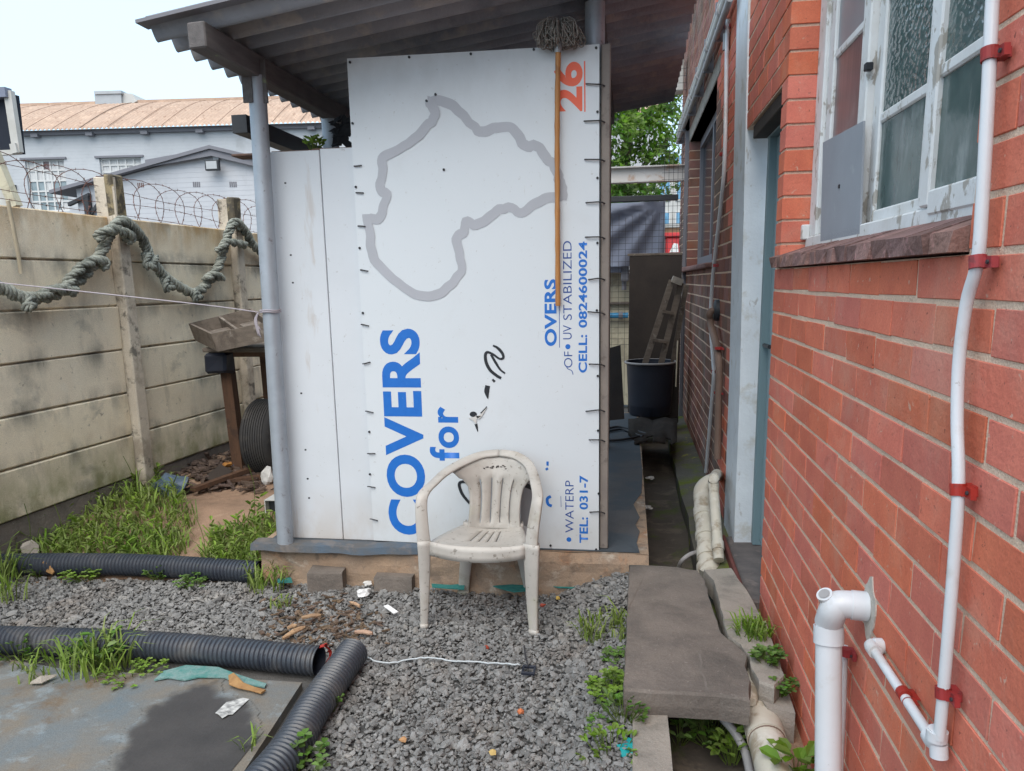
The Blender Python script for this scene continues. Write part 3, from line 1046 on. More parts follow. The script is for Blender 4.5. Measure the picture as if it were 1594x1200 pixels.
tag(g.build('rusty_flashing', M('rusty_sheet', (.20, .12, .09), (.12, .08, .07), 14, .8, .2)), 'thin rusty sheet lying on top of the white shelter panel', 'metal sheet')
# torn dark netting under the roof
g = MB()
for k in range(26):
    p = U(528 + random.uniform(-10, 14), 195 + random.uniform(-10, 30), y=4.4)
    a = random.uniform(0, 6.3)
    d = Vector((math.cos(a), random.uniform(-.3, .3), math.sin(a)))
    e = d.orthogonal().normalized()
    s_ = random.uniform(.015, .05)
    g.poly([p - d * s_ - e * s_ * .5, p + d * s_ - e * s_ * .3, p + d * s_ * .8 + e * s_ * .5, p - d * s_ * .6 + e * s_ * .6])
tag(g.build('torn_net', m_blacksteel), 'torn dark netting hanging under the roof beside the board', 'netting')

# ================================================================== SIGN BOARD
sign = thing('sign_board', 'tall white advertising board hung sideways with COVERS lettering and grey map outline', 'sign', (-.75, BY, .24))
c4 = [U(582, 841, y=BY), U(932, 860, y=BY), U(933, 68.6, y=BY), U(540, 91, y=BY)]
g = MB()
nu, nv = 14, 24
gi = {}


def bpt(s, t):
    p = (c4[0] * (1 - s) + c4[1] * s) * (1 - t) + (c4[3] * (1 - s) + c4[2] * s) * t
    p.y = BY
    return p


for i in range(nu + 1):
    for j in range(nv + 1):
        p = bpt(i / nu, (j / nv) ** 1.5 if j < nv else 1)
        gi[i, j, 0] = g.vert(p)
        gi[i, j, 1] = g.vert(p + Vector((0, .005, 0)))
for i in range(nu):
    for j in range(nv):
        g.face((gi[i, j, 0], gi[i + 1, j, 0], gi[i + 1, j + 1, 0], gi[i, j + 1, 0]))
        g.face((gi[i, j, 1], gi[i, j + 1, 1], gi[i + 1, j + 1, 1], gi[i + 1, j, 1]))
for i in range(nu):
    g.face((gi[i, 0, 0], gi[i, 0, 1], gi[i + 1, 0, 1], gi[i + 1, 0, 0]))
    g.face((gi[i, nv, 0], gi[i + 1, nv, 0], gi[i + 1, nv, 1], gi[i, nv, 1]))
for j in range(nv):
    g.face((gi[0, j, 0], gi[0, j + 1, 0], gi[0, j + 1, 1], gi[0, j, 1]))
    g.face((gi[nu, j, 0], gi[nu, j, 1], gi[nu, j + 1, 1], gi[nu, j + 1, 0]))
g.build('panel', m_board, sign, smooth=True)
YT = BY - .0007            # lettering sits just proud of the panel


def panel_y(x, z):
    s = (x - c4[0].x) / (c4[1].x - c4[0].x)
    t = (z - .24) / 2.46
    return 0.0


def lettering(name, body, ul, ur, vb, vt, mat, bold=0.0, spacing=1.0):
    cu = bpy.data.curves.new(name, 'FONT')
    cu.body = body
    cu.offset = bold
    cu.space_character = spacing
    cu.resolution_u = 6
    tmp = bpy.data.objects.new(name, cu)
    COL.objects.link(tmp)
    dg = bpy.context.evaluated_depsgraph_get()
    dg.update()
    me = bpy.data.meshes.new_from_object(tmp.evaluated_get(dg))
    bpy.data.objects.remove(tmp)
    co = np.empty(len(me.vertices) * 3)
    me.vertices.foreach_get('co', co)
    co = co.reshape(-1, 3)
    mn, mx = co.min(0), co.max(0)
    um, vm = (ul + ur) / 2, (vb + vt) / 2
    xl, xr = U(ul, vm, y=BY).x, U(ur, vm, y=BY).x
    zb, zt = U(um, vb, y=BY).z, U(um, vt, y=BY).z
    n = np.empty_like(co)
    n[:, 2] = zb + (co[:, 0] - mn[0]) / (mx[0] - mn[0]) * (zt - zb)
    n[:, 0] = xr - (co[:, 1] - mn[1]) / (mx[1] - mn[1]) * (xr - xl)
    n[:, 1] = [YT + panel_y(a, b) for a, b in zip(n[:, 0], n[:, 2])]
    n -= np.array(sign.location)
    me.vertices.foreach_set('co', n.ravel())
    me.materials.clear()
    me.materials.append(mat)
    me.update()
    o = bpy.data.objects.new(name, me)
    COL.objects.link(o)
    o.parent = sign
    return o


lettering('lettering', 'COVERS', 598.5, 659, 832, 511.5, m_blue, .036, 1.06)
lettering('lettering', 'for', 668, 714.5, 717, 633, m_blue, .026, 1.08)
lettering('lettering', '26', 862.5, 907, 174, 96.5, m_orange, .034, 1.0)
lettering('lettering', 'OVERS', 847.5, 866.5, 538.5, 434.5, m_blue, .034, 1.05)
lettering('lettering', 'OF', 878, 891, 572, 547, m_navy, -.006)
lettering('lettering', 'UV', 876.5, 890, 528, 506, m_navy, -.004)
lettering('lettering', 'STABILIZED', 876.5, 890, 498, 375, m_navy, -.004)
lettering('lettering', 'CELL:', 900.5, 914, 580, 521, m_blue, .028, 1.04)
lettering('lettering', '0824600024', 900.5, 914, 510, 376, m_blue, .028, 1.04)
lettering('lettering', 'WATERP', 880, 893, 829, 748, m_navy, -.004)
lettering('lettering', 'TEL:', 902, 915.5, 845, 805, m_blue, .028, 1.04)
lettering('lettering', '031-7', 902, 915.5, 793, 740, m_blue, .028, 1.04)


def stroke(name, pts, wpx, mat, n=5, dy=0, closed=False, smooth=True):
    """flat vinyl stroke on the board; photo points, width in photo pixels (list = taper)"""
    P = [U(a, b, y=BY) for a, b in pts]
    if smooth:
        P = catmull(P, n)
    m = len(P)
    ws = [w_ / F_PX * 4.0 for w_ in (wpx if isinstance(wpx, list) else [wpx])]
    g = MB()
    L, R = [], []
    for i, p in enumerate(P):
        t = (P[min(i + 1, m - 1)] - P[max(i - 1, 0)])
        nrm = Vector((-t.z, 0, t.x)).normalized()
        f = i / (m - 1) * (len(ws) - 1)
        a = int(min(f, len(ws) - 1.001)) if len(ws) > 1 else 0
        wv = ws[a] + (ws[a + 1] - ws[a]) * (f - a) if len(ws) > 1 else ws[0]
        jj = 1
        q = Vector((p.x, YT - dy - i * 1.5e-5 + panel_y(p.x, p.z), p.z))
        L.append(g.vert(q + nrm * wv / 2 * jj))
        R.append(g.vert(q - nrm * wv / 2 * jj))
    for i in range(m - 1):
        g.face((L[i], R[i], R[i + 1], L[i + 1]))
    return g.build(name, mat, sign)


def zb6(pts):
    return [(520 + a * .36667, 40 + b * .36667) for a, b in pts]


def zb7(pts):
    return [(540 + a * .36667, 460 + b * .36667) for a, b in pts]


out_a = zb6([(404, 322), (470, 324), (530, 362), (598, 432), (640, 452), (700, 432), (757, 437), (800, 497), (828, 512), (855, 506), (900, 560), (938, 600), (955, 650), (966, 690), (970, 733)])
out_b = zb6([(968, 722), (910, 730), (855, 752), (800, 797), (742, 773), (682, 792), (612, 845), (562, 833), (547, 880), (520, 905), (530, 965), (537, 1042), (482, 1110), (405, 1147), (322, 1125), (250, 1070), (170, 990), (152, 900), (140, 798)])
out_c = zb6([(140, 812), (190, 824), (207, 770), (222, 715), (196, 690), (206, 630), (205, 565), (270, 530), (340, 482), (402, 420), (428, 385), (412, 335), (400, 318)])
for pl in (out_a, out_b, out_c):
    jit = [(p.x + random.uniform(-1.5, 1.5), p.y + random.uniform(-1.5, 1.5)) for p in catmull([Vector((a, b, 0)) for a, b in pl], 3)]
    _dy = getattr(stroke, 'k', 0) + .0001
    stroke.k = _dy + .0007
    stroke('map_outline', jit, [13.5, 14.8, 12.6, 15, 13.2, 15, 12.8, 14.6, 13.2, 15, 13], m_greyvin, 2, dy=_dy)
# hairlines, underlines, bullets and what is left of the black script
stroke('print_rule', [(910, 95), (910.5, 174)], 1.9, m_orange, 2)
stroke('print_rule', [(870.5, 436), (871, 541)], .9, m_navy, 2)
stroke('print_rule', [(873, 772), (873.5, 789)], .8, m_navy, 2)
for a, b in ((884, 539.5), (885.6, 839.7)):
    P = U(a, b, y=BY)
    g = MB()
    g.poly([(P.x + .013 * math.cos(k * .5236), YT + panel_y(P.x, P.z), P.z + .013 * math.sin(k * .5236)) for k in range(12)])
    g.build('bullet', m_blue, sign)
stroke('print_arc', [(892, 583), (890, 577), (884, 574), (882, 571)], 1.1, m_navy)
for pl, w_ in ((zb7([(620, 212), (640, 222), (660, 245), (664, 264), (648, 268), (622, 250), (598, 240), (588, 252), (592, 285), (610, 318), (640, 342), (655, 350)]), [2.5, 4.5, 4, 3, 3.5, 4.5, 5, 4.5, 4]),
               (zb7([(612, 250), (632, 285), (652, 315), (672, 330)]), [3.5, 4, 3, 2.5]),
               (zb7([(618, 355), (628, 366)]), [3, 4]),
               (zb7([(598, 382), (594, 408), (599, 438)]), [7.5, 8, 1]),
               (zb7([(595, 470), (578, 490), (568, 500)]), [1.2, 2, 2.5]),
               (zb7([(548, 545), (552, 560), (556, 578)]), [5, 3.5, .8]),
               (zb7([(522, 800), (496, 790), (477, 800), (490, 842), (522, 882)]), [3.5, 4.5, 5, 5, 4]),
               (zb7([(742, 800), (768, 808), (795, 822)]), [7.5, 7.5, 6])):
    stroke('script_fragment', pl, w_, m_blackvin, 4, dy=.0012)
stroke('script_fragment', zb7([(750, 758), (775, 785), (802, 800)]), [4, 4, 2.5], m_blackvin, 4, dy=.0012)
for pl, w_ in ((zb7([(852, 704), (852, 722)]), 3.6), (zb7([(846, 732), (852, 740)]), 4.2), (zb7([(870, 893), (854, 885), (851, 862), (866, 852)]), 4.6)):
    stroke('print_remnant', pl, w_, m_blue, 4, dy=.0004)
g = MB()
g.poly([U(a, b, y=YT) for a, b in zb7([(740, 800), (752, 745), (800, 780), (812, 800), (790, 985), (738, 975)])])
g.build('grey_print', m_midgrey, sign)
# the knot hole with torn skin, scuffs
g = MB()
for (a, b, r) in ((736.8, 644.8, .017),):
    P = U(a, b, y=YT - .001)
    g.poly([(P.x + r * (1.15 * math.cos(k * .5236)), YT - .0012, P.z + r * .85 * math.sin(k * .5236)) for k in range(12)])
g.build('hole', m_blackvin, sign)
g = MB()
for pl in ([(518, 520), (550, 512), (572, 500), (595, 474), (575, 510), (552, 522), (548, 545), (535, 530)], [(545, 510), (575, 512), (560, 525)]):
    g.prism([U(a, b, y=YT - .001) for a, b in zb7(pl)], (0, -.004, 0))
g.build('torn_skin', m_rag, sign)
# ties and screws
for v, u in ((258, 557), (300, 560), (352, 563), (421, 567), (506, 568), (565, 570.5), (641, 575), (706, 578), (758, 578), (809, 582)):
    dv = random.uniform(-1.5, 1.5)
    g = MB()
    g.tube([U(u - 6, v + dv, y=BY - .003), U(u - 4, v + dv, y=BY - .008), U(u + 5, v - dv, y=BY - .008), U(u + 6, v - dv, y=BY + .002)], .0032, 6)
    g.build('cable_tie', m_wire, sign, smooth=True)
for v, u in ((131, 912), (187.5, 909), (248, 910), (314, 912), (368.5, 911), (433, 916), (486.5, 915), (567, 917), (638, 912), (684.5, 917), (796.5, 918)):
    dv = random.uniform(-1.5, 2.5)
    g = MB()
    g.tube([U(u, v + dv, y=BY + .002), U(u + 1.5, v + dv, y=BY - .01), U(931, v, y=BY - .012), U(936, v + .5, y=BY - .004), U(941, v + 2.5, y=BY + .018), U(946, v + 3, y=BY + .05)], .0034, 6)
    g.build('cable_tie', m_wire, sign, smooth=True)
for a, b in ((545, 97), (637, 89), (733, 84), (831, 77), (928, 74.5), (549, 192), (554, 291), (560, 386), (565, 487), (575, 672), (576, 738), (930, 174), (930, 277), (930, 378), (929, 483), (930.5, 585), (931, 670), (932, 768), (928, 855), (691, 264), (857, 849), (664, 157), (678, 147)):
    p = U(a, b, y=YT)
    g = MB()
    g.tube([(p.x, BY + .001, p.z), (p.x, BY - .006, p.z)], .0062, 7)
    g.build('screw', m_blackvin, sign)

# ================================================================== MOP
mop = thing('string_mop', 'upturned string mop with long wooden handle leaning on the white board', 'mop', U(868, 476, y=BY - .03))
g = MB()
hp = [U(868.5, 476, y=BY - .025), U(868, 380, y=BY - .03), U(867.5, 280, y=BY - .035), U(867.5, 180, y=BY - .04), U(869, 72, y=BY - .05)]
g.tube(catmull(hp, 6), [.0125 + .0012 * math.sin(i * 2.3) for i in range(25)], 12)
g.build('handle', m_handle, mop, smooth=True)
g = MB()
hc = U(870, 60, y=BY - .05)
R3 = random.Random(3)
for k in range(190):
    a = R3.uniform(0, 2 * math.pi)
    s_ = R3.uniform(.25, 1.0)
    ox, oy = math.cos(a) * .115 * s_, math.sin(a) * .075 * s_
    pts = [hc + Vector((R3.uniform(-.012, .012), R3.uniform(-.012, .012), -.02 + R3.uniform(-.01, .02))),
           hc + Vector((ox * .4, oy * .4, .055 + R3.uniform(-.02, .03))),
           hc + Vector((ox * .9, oy, .05 + R3.uniform(-.03, .035) - .02 * s_)),
           hc + Vector((ox * (1.0 + R3.uniform(-.2, .15)), oy * R3.uniform(.5, 1.1), .005 - R3.uniform(-.02, .04) * s_)),
           hc + Vector((ox * (.75 + R3.uniform(-.5, .35)), oy * .9, -.012 - R3.uniform(-.03, .035))),
           hc + Vector((ox * R3.uniform(.2, .9), oy * .9 - .02, R3.uniform(-.03, .05)))]
    g.tube(catmull(pts, 4), .003, 4)
g.build('mop_head', m_mop, mop, smooth='all')
g = MB()
g.tube([U(868, 82, y=BY - .05), U(870, 60, y=BY - .05)], [.016, .024], 10)
g.build('socket', m_galv, mop, smooth=True)

# ================================================================== CHAIR
chair = thing('garden_chair', 'dirty white plastic garden armchair with slatted back on the gravel', 'chair', (-.69, 3.5, .01))
S = .012
# seat: a grid with slots left out, dished, its front edge rolled down


def sheet(rowfn, us, vs, hole):
    g = MB()
    ids = {}
    for i, a in enumerate(us):
        for j, b in enumerate(vs):
            ids[i, j] = g.vert(rowfn(a, b))
    for i in range(len(us) - 1):
        for j in range(len(vs) - 1):
            if not hole(us[i], us[i + 1], vs[j], vs[j + 1]):
                g.face((ids[i, j], ids[i + 1, j], ids[i + 1, j + 1], ids[i, j + 1]))
    return g


slots = (-.30, -.10, .10, .30)
us = sorted(set([-1, -.88, -.74, -.6, -.46, -.2, 0, .2, .46, .6, .74, .88, 1] + [a + d for a in slots for d in (-.016, .016)]))
vs = [-.10, -.06, -.03, 0, .04, .1, .18, .26, .34, .42, .5, .58, .66, .74, .82, .9, .96, 1.0]
CX = -.685


def seat_pt(a, b):
    hw = .225 - .085 * max(0, b) ** 1.5
    z = .425 - .022 * max(0, min(1, b)) * 1.0 - .014 * (1 - a * a) * max(0, min(1, b * 3))
    y = 3.335 + b * .37
    if b < 0:
        z = .425 + b * .62 - .012 * (1 - a * a)
        y = 3.335 + b * .06
    return (CX + .012 * b + a * hw, y - .02 * (1 - a * a) * (1 if b < .2 else .3), z + .010 * abs(a) ** 3)


g = sheet(seat_pt, us, vs, lambda a0, a1, b0, b1: b0 >= .34 - .001 and b1 <= .91 and any(abs((a0 + a1) / 2 - s_) < .012 for s_ in slots))
seat = g.build('seat', m_chair, chair, smooth='all')
md = seat.modifiers.new('thick', 'SOLIDIFY')
md.thickness = .009
md.offset = -1
# backrest
bs = [0, .04, .1, .2, .3, .4, .5, .6, .7, .78, .86, .93, 1.0]


def back_pt(a, b):
    hw = .138 - .010 * math.sin(min(1, b / .62) * math.pi) + (.075 * ((b - .55) / .45) ** 1.4 if b > .55 else 0)
    z = .382 + .378 * b - (.012 * a * a if b > .85 else 0) - (.05 * a * a * ((b - .6) / .4) if b > .6 else 0)
    y = 3.705 + .075 * b - .022 * math.sin(b * 3.0) - .035 * a * a - (.11 * ((b - .55) / .45) ** 1.2 * a * a if b > .55 else 0)
    return (CX + .018 + .022 * b + a * hw, y, z)


us2 = sorted(set([-1, -.9, -.75, -.5, 0, .5, .75, .9, 1] + [a + d for a in (-.57, -.19, .19, .57) for d in (-.022, .022)]))
g = sheet(back_pt, us2, bs, lambda a0, a1, b0, b1: b0 >= .1 - .001 and b1 <= .701 and any(abs((a0 + a1) / 2 - s_) < .012 for s_ in (-.57, -.19, .19, .57)))
bk = g.build('backrest', m_chair, chair, smooth='all')
md = bk.modifiers.new('thick', 'SOLIDIFY')
md.thickness = .008
md.offset = 0
t = MB()
R4 = random.Random(5)
for k in range(14):
    a, b = -.42 + R4.uniform(0, .42), .845 + R4.uniform(-.014, .012)
    p = Vector(back_pt(a, b)) + Vector((0, -.0062, 0))
    s_ = R4.uniform(.003, .009)
    t.poly([p + Vector((-s_, 0, -.003)), p + Vector((s_, 0, -.004)), p + Vector((s_ * .7, 0, .004)), p + Vector((-s_ * .8, 0, .003))])
for k in range(4):
    a = .08 + k * .05
    p = Vector(back_pt(a, .845 + .02 * math.sin(k * 1.4))) + Vector((0, -.0062, 0))
    t.poly([p + Vector((-.007, 0, -.0025)), p + Vector((.007, 0, -.003)), p + Vector((.006, 0, .002)), p + Vector((-.006, 0, .003))])
t.build('worn_label', m_chairmark, bk)
# arms: from the top of each front leg up and back into the top rim
for sx, pts in ((-1, [(-.938, 3.335, .43), (-.946, 3.345, .52), (-.951, 3.365, .612), (-.945, 3.40, .655), (-.918, 3.48, .682), (-.885, 3.59, .708), (-.82, 3.69, .735), (-.735, 3.755, .760), (-.645, 3.775, .768)]),
                (1, [(-.432, 3.335, .43), (-.423, 3.345, .52), (-.410, 3.365, .612), (-.408, 3.40, .655), (-.425, 3.48, .682), (-.452, 3.59, .708), (-.49, 3.69, .735), (-.56, 3.755, .760), (-.645, 3.775, .768)])):
    P = catmull(pts, 4)
    m_ = len(P)
    wd = []
    for i in range(m_):
        f = i / (m_ - 1)
        if f < .3:
            wd.append(Vector((1, sx * -.35, 0)) * sx)
        else:
            k = min(1, (f - .3) / .15)
            q_ = min(1, max(0, (f - .55) / .35))
            out_ = Vector((sx, -.15, -.10)) * (1 - q_) + Vector((sx * .25, .75, .75)) * q_
            wd.append(Vector((1, sx * -.35, 0)) * (sx) * (1 - k) + out_ * k)
    g = MB()
    hw = [.031 - .006 * min(1, i / (m_ * .4)) - .006 * max(0, i / m_ - .6) / .4 for i in range(m_)]
    g.ribbon(P, hw, [.008] * m_, up=wd)
    g.build('armrest', m_chair, chair, smooth='all')
for pts, hw, up in (([(-.938, 3.335, .44), (-.940, 3.333, .30), (-.945, 3.328, .14), (-.950, 3.322, .012)], [.032, .028, .022, .016], (1, .35, 0)),
                    ([(-.432, 3.335, .44), (-.432, 3.333, .30), (-.430, 3.328, .14), (-.424, 3.318, .010)], [.042, .036, .028, .020], (1, -.35, 0)),
                    ([(-.79, 3.69, .42), (-.815, 3.72, .28), (-.84, 3.75, .12), (-.855, 3.770, .0)], [.036, .034, .031, .027], (1, .1, 0)),
                    ([(-.555, 3.69, .42), (-.535, 3.72, .28), (-.51, 3.75, .12), (-.495, 3.770, .0)], [.036, .034, .031, .027], (1, -.1, 0))):
    P = catmull(pts, 4)
    m_ = len(P)
    h2 = [hw[0] + (hw[-1] - hw[0]) * i / (m_ - 1) for i in range(m_)]
    g = MB()
    g.ribbon(P, h2, [.011 - .002 * i / m_ for i in range(m_)], up=up)
    wv = Vector(up).normalized()
    # the folded flange that stiffens the leg
    sgn = 1 if pts[0][0] < CX else -1
    g.ribbon([p + wv * sgn * -h2[i] * .8 + Vector((0, .018, 0)) for i, p in enumerate(P)], [.022] * m_, .004, up=(0, 1, 0))
    g.ribbon([Vector((pts[-1][0], pts[-1][1], pts[-1][2] + .02)), Vector((pts[-1][0], pts[-1][1], pts[-1][2] - .004))], [hw[-1] + .004] * 2, [.014] * 2, up=up)
    g.build('leg', m_chair, chair, smooth='all')

# ================================================================== PRECAST FENCE
fence = thing('concrete_fence', 'weathered precast concrete fence of stacked panels slotted between posts, on the left', 'fence', (-3.48, 4.94, 0))
FD = Vector((.06, 1, 0)).normalized()
FN = Vector((FD.y, -FD.x, 0))                # towards the yard
F0 = Vector((-3.478, 4.936, 0))


def FP(s_, z, o=0):
    return F0 + FD * s_ + FN * o + Vector((0, 0, z))


def UF(u, v, o=0):
    p0 = F0 + FN * o
    return UP(u, v, p0, FN)


posts = [-4.41, -2.94, -1.47, 0.0, 1.45, 2.92]


def fbox(g, s0, s1, z0, z1, o0, o1, b=.006, jit=.002):
    a = MB()
    a.bevbox(s0, s1, -o1, -o0, z0, z1, b, jit)
    base = len(g.v)
    for x, y, z in a.v:
        g.v.append(tuple(F0 + FD * x - FN * y + Vector((0, 0, z))))
    for f in a.f:
        g.f.append(tuple(i + base for i in f))
        g.mi.append(g.cur)
        g.att.append(g.a)


for s_ in posts:
    g = MB()
    fbox(g, s_ - .045, s_ + .062, 0, 2.365, .012, .075, .008, .003)
    fbox(g, s_ - .03, s_ + .05, 0, 2.36, -.09, .012, .006, .003)
    p = g.build('fence_post', m_post, fence)
    g = MB()
    fbox(g, s_ - .047, s_ + .064, 2.10, 2.372, .008, .078, .010, .004)
    g.build('post_top', m_posttop, fence)
for b in range(5):
    s0, s1 = posts[b] + .035, posts[b + 1] - .03
    for k in range(6):
        z0, z1 = .305 + .3 * k, .305 + .3 * (k + 1)
        g = MB()
        tilt = random.uniform(-.004, .004)
        o = random.uniform(-.005, .004)
        fbox(g, s0, s1, z0 + .006, z1 - .004, -.045 + o, .0 + o, .007, .0024)
        fbox(g, s0, s1, z0 - .03, z0 + .03, -.044, -.026, .002, 0)
        g.build('fence_panel', m_fence, fence)
    g = MB()
    fbox(g, s0, s1, -.1, .30, -.05, -.012, .006, .006)
    g.build('footing', m_conc, fence)

# thick braided rope draped over the posts
rope = thing('braided_rope', 'thick grey green braided rope looped in swags over the concrete fence posts', 'rope', UF(190, 345, .1))


def resample(path, step):
    P = catmull(path, 14)
    L = [0]
    for a, b in zip(P[:-1], P[1:]):
        L.append(L[-1] + (b - a).length)
    N_ = max(8, int(L[-1] / step))
    Q, j = [], 0
    for i in range(N_ + 1):
        d = L[-1] * i / N_
        while j < len(L) - 2 and L[j + 1] < d:
            j += 1
        Q.append(P[j].lerp(P[j + 1], min(1, (d - L[j]) / max(1e-6, L[j + 1] - L[j]))))
    return Q, L[-1] / N_


def offset_path(Q, step, R, pitch, ph):
    ref = None
    o = []
    n_ = len(Q)
    for i, p in enumerate(Q):
        t = (Q[min(i + 1, n_ - 1)] - Q[max(0, i - 1)]).normalized()
        if ref is None:
            ref = t.orthogonal().normalized()
        ref = (ref - t * ref.dot(t)).normalized()
        a = 2 * math.pi * i * step / pitch + ph
        o.append(p + ref * math.cos(a) * R + t.cross(ref) * math.sin(a) * R)
    return o


def braid(g, path, R, ropes, r2, pitch, ph=0):
    """ropes twisted round each other, each laid from three strands"""
    Q, step = resample(path, .0085)
    for k in range(ropes):
        C_ = offset_path(Q, step, R * random.uniform(.9, 1.1), pitch, ph + 2 * math.pi * k / ropes)
        for q in range(3):
            S_ = offset_path(C_, step, r2 * .62, .085, 2.094 * q)
            g.tube(S_, r2 * .60, 6)


g = MB()
main = [UF(a, b, o) for a, b, o in ((-70, 425, .05), (0, 448, .06), (40, 464, .07), (85, 458, .07), (125, 434, .06), (155, 398, .06), (172, 362, .10), (189, 345, .13), (208, 356, .11), (224, 378, .06), (236, 406, .06), (258, 432, .07), (282, 448, .07), (303, 456, .07), (322, 442, .06), (340, 415, .06), (350, 382, .08), (360, 352, .12), (370, 347, .12), (384, 364, .09), (396, 384, .07), (420, 400, .05))]
braid(g, main, .0195, 3, .0185, .25)
for loop in ([(100, 446, .08), (122, 421, .10), (145, 406, .10), (163, 409, .09), (158, 418, .07)],
             [(150, 372, .08), (166, 358, .14), (188, 361, .15), (206, 368, .13), (197, 376, .11)],
             [(38, 462, .08), (44, 474, .10), (43, 479, .11), (52, 468, .08)],
             [(228, 395, .07), (231, 414, .11), (238, 412, .10), (240, 398, .08)],
             [(256, 432, .08), (260, 449, .11), (268, 445, .10)],
             [(300, 452, .08), (304, 466, .10), (311, 460, .09)],
             [(60, 462, .10), (90, 450, .12), (118, 455, .10)],
             [(338, 392, .08), (352, 378, .13), (370, 379, .14), (382, 382, .11)],
             [(318, 434, .08), (335, 428, .11), (345, 434, .09)]):
    braid(g, [UF(*q) for q in loop], .0155, 2, .0185, .2)
g.build('strands', m_rope, rope, smooth='all')

# flat razor-wire coil and strands above the fence
rw = thing('barbed_wire_coil', 'rusty coil of barbed wire looping along the top of the concrete fence', 'barbed wire', FP(0, 2.2))
g, gb = MB(), MB()


def barb(p):
    for k in range(2):
        a = random.uniform(0, 6.28)
        d = Vector((math.cos(a), .3 * math.sin(a * 3), math.sin(a))) * .013
        e = d.orthogonal().normalized() * .0022
        gb.poly([p - d, p + e, p + d, p - e])


k = -1.6
while k < 2.9:
    zc = 2.17 - .012 * (k + 1.5) + random.uniform(-.015, .015)
    r = .235 + random.uniform(-.015, .02)
    tilt = random.uniform(-.2, .2)
    pts = []
    for i in range(33):
        a = 2 * math.pi * i / 32
        p = FP(k + r * math.cos(a) * .98, zc + r * math.sin(a), -.06 + .05 * math.sin(a * 2 + tilt) + .02 * math.cos(a))
        pts.append(p)
        if i % 1 == 0:
            barb(p)
    g.tube(pts, .0023, 5)
    k += .245
for z, sag in ((2.20, .03), (2.30, -.02), (2.13, .01)):
    pts = []
    for i in range(70):
        s_ = -1.7 + i * .067
        p = FP(s_, z + sag * math.sin(s_ * 2.2) - .03 * s_, -.05)
        pts.append(p)
        if i % 2 == 0:
            barb(p)
    g.tube(pts, .002, 5)
g.build('coil', m_rust, rw, smooth='all')
gb.build('barbs', m_rust, rw, kind='stuff')

g = MB()
st = [U(-120, 428, y=3.5), U(0, 440, y=3.55), U(200, 461.5, y=3.65), U(330, 476, y=3.72), U(403, 486, y=3.74)]
g.tube(catmull(st, 6), .0032, 6)
sp = U(404, 486, y=3.75)
for dz in (0, .009):
    g.tube([(-1.832 + .052 * math.cos(a), 3.792 + .052 * math.sin(a), sp.z + dz + .002 * math.sin(a * 3)) for a in [i * math.pi / 8 for i in range(16)]], .0036, 6, closed=True)
for k in range(5):
    g.tube(catmull([(-1.885, 3.77, sp.z), (-1.895 + random.uniform(-.01, .01), 3.755, sp.z - .04), (-1.885 + random.uniform(-.01, .01), 3.76, sp.z - .09 - .01 * k)], 4), .004, 5)
tag(g.build('washing_line', m_string, None, smooth='all'), 'thin pale cord stretched from the front pole across the fence', 'cord')

g = MB()
g.tube([UF(12, 312, .10), UF(20, 350, .09), UF(28, 392, .07), UF(33, 426, .06)], .011, 8)
tag(g.build('cane', m_bamboo, None, smooth=True), 'pale thin cane hanging down the fence at the left edge', 'cane')

# ================================================================== THINGS BY THE FENCE
tb = thing('workbench', 'rough wooden bench in the corner behind the front pole', 'bench', (-3.0, 5.6, .15))
g = MB()
tz = U(345, 540, y=5.5).z
g.bevbox(U(318, 545, y=5.45).x, -2.2, 5.42, 6.0, tz - .035, tz, .008, .006)
g.build('tabletop', m_wood, tb)
g = MB()
lt = U(352, 560, y=5.55)
lb = U(371, 716, y=5.55)
g.bar((lt.x, 5.55, tz - .03), (lb.x, 5.57, .13), .085, .08, (0, 1, 0))
g.build('leg', m_woodbrn, tb)
g = MB()
g.bar((-2.95, 5.95, tz - .03), (-2.93, 5.95, .15), .07, .07, (0, 1, 0))
g.build('leg', m_woodbrn, tb)
g = MB()
g.bar((lt.x + .1, 5.5, tz - .05), (-2.2, 5.5, tz - .05), .04, .05)
g.build('rail', m_woodbrn, tb)
g = MB()
q = U(330, 560, y=5.4)
g.bevbox(q.x - .07, q.x + .10, 5.40, 5.55, q.z - .11, q.z + .05, .02, .01)
tag(g.build('black_rag', m_bin), 'black rag bundle tucked under the bench top', 'rag')

cr = thing('wooden_crate', 'old open wooden crate with a divider tilted on the bench', 'crate', (-3.1, 5.5, tz))
c0, c1, c2, c3 = U(295, 503, y=5.55), U(330, 519, y=5.20), U(420, 500, y=5.28), U(390, 480, y=5.68)
dn = Vector((.03, .02, -.13))


def slab_side(g, a, b, th=.018):
    n_ = (b - a).cross(dn).normalized() * th / 2
    g.hexa([a + dn - n_, b + dn - n_, b + dn + n_, a + dn + n_, a - n_, b - n_, b + n_, a + n_])


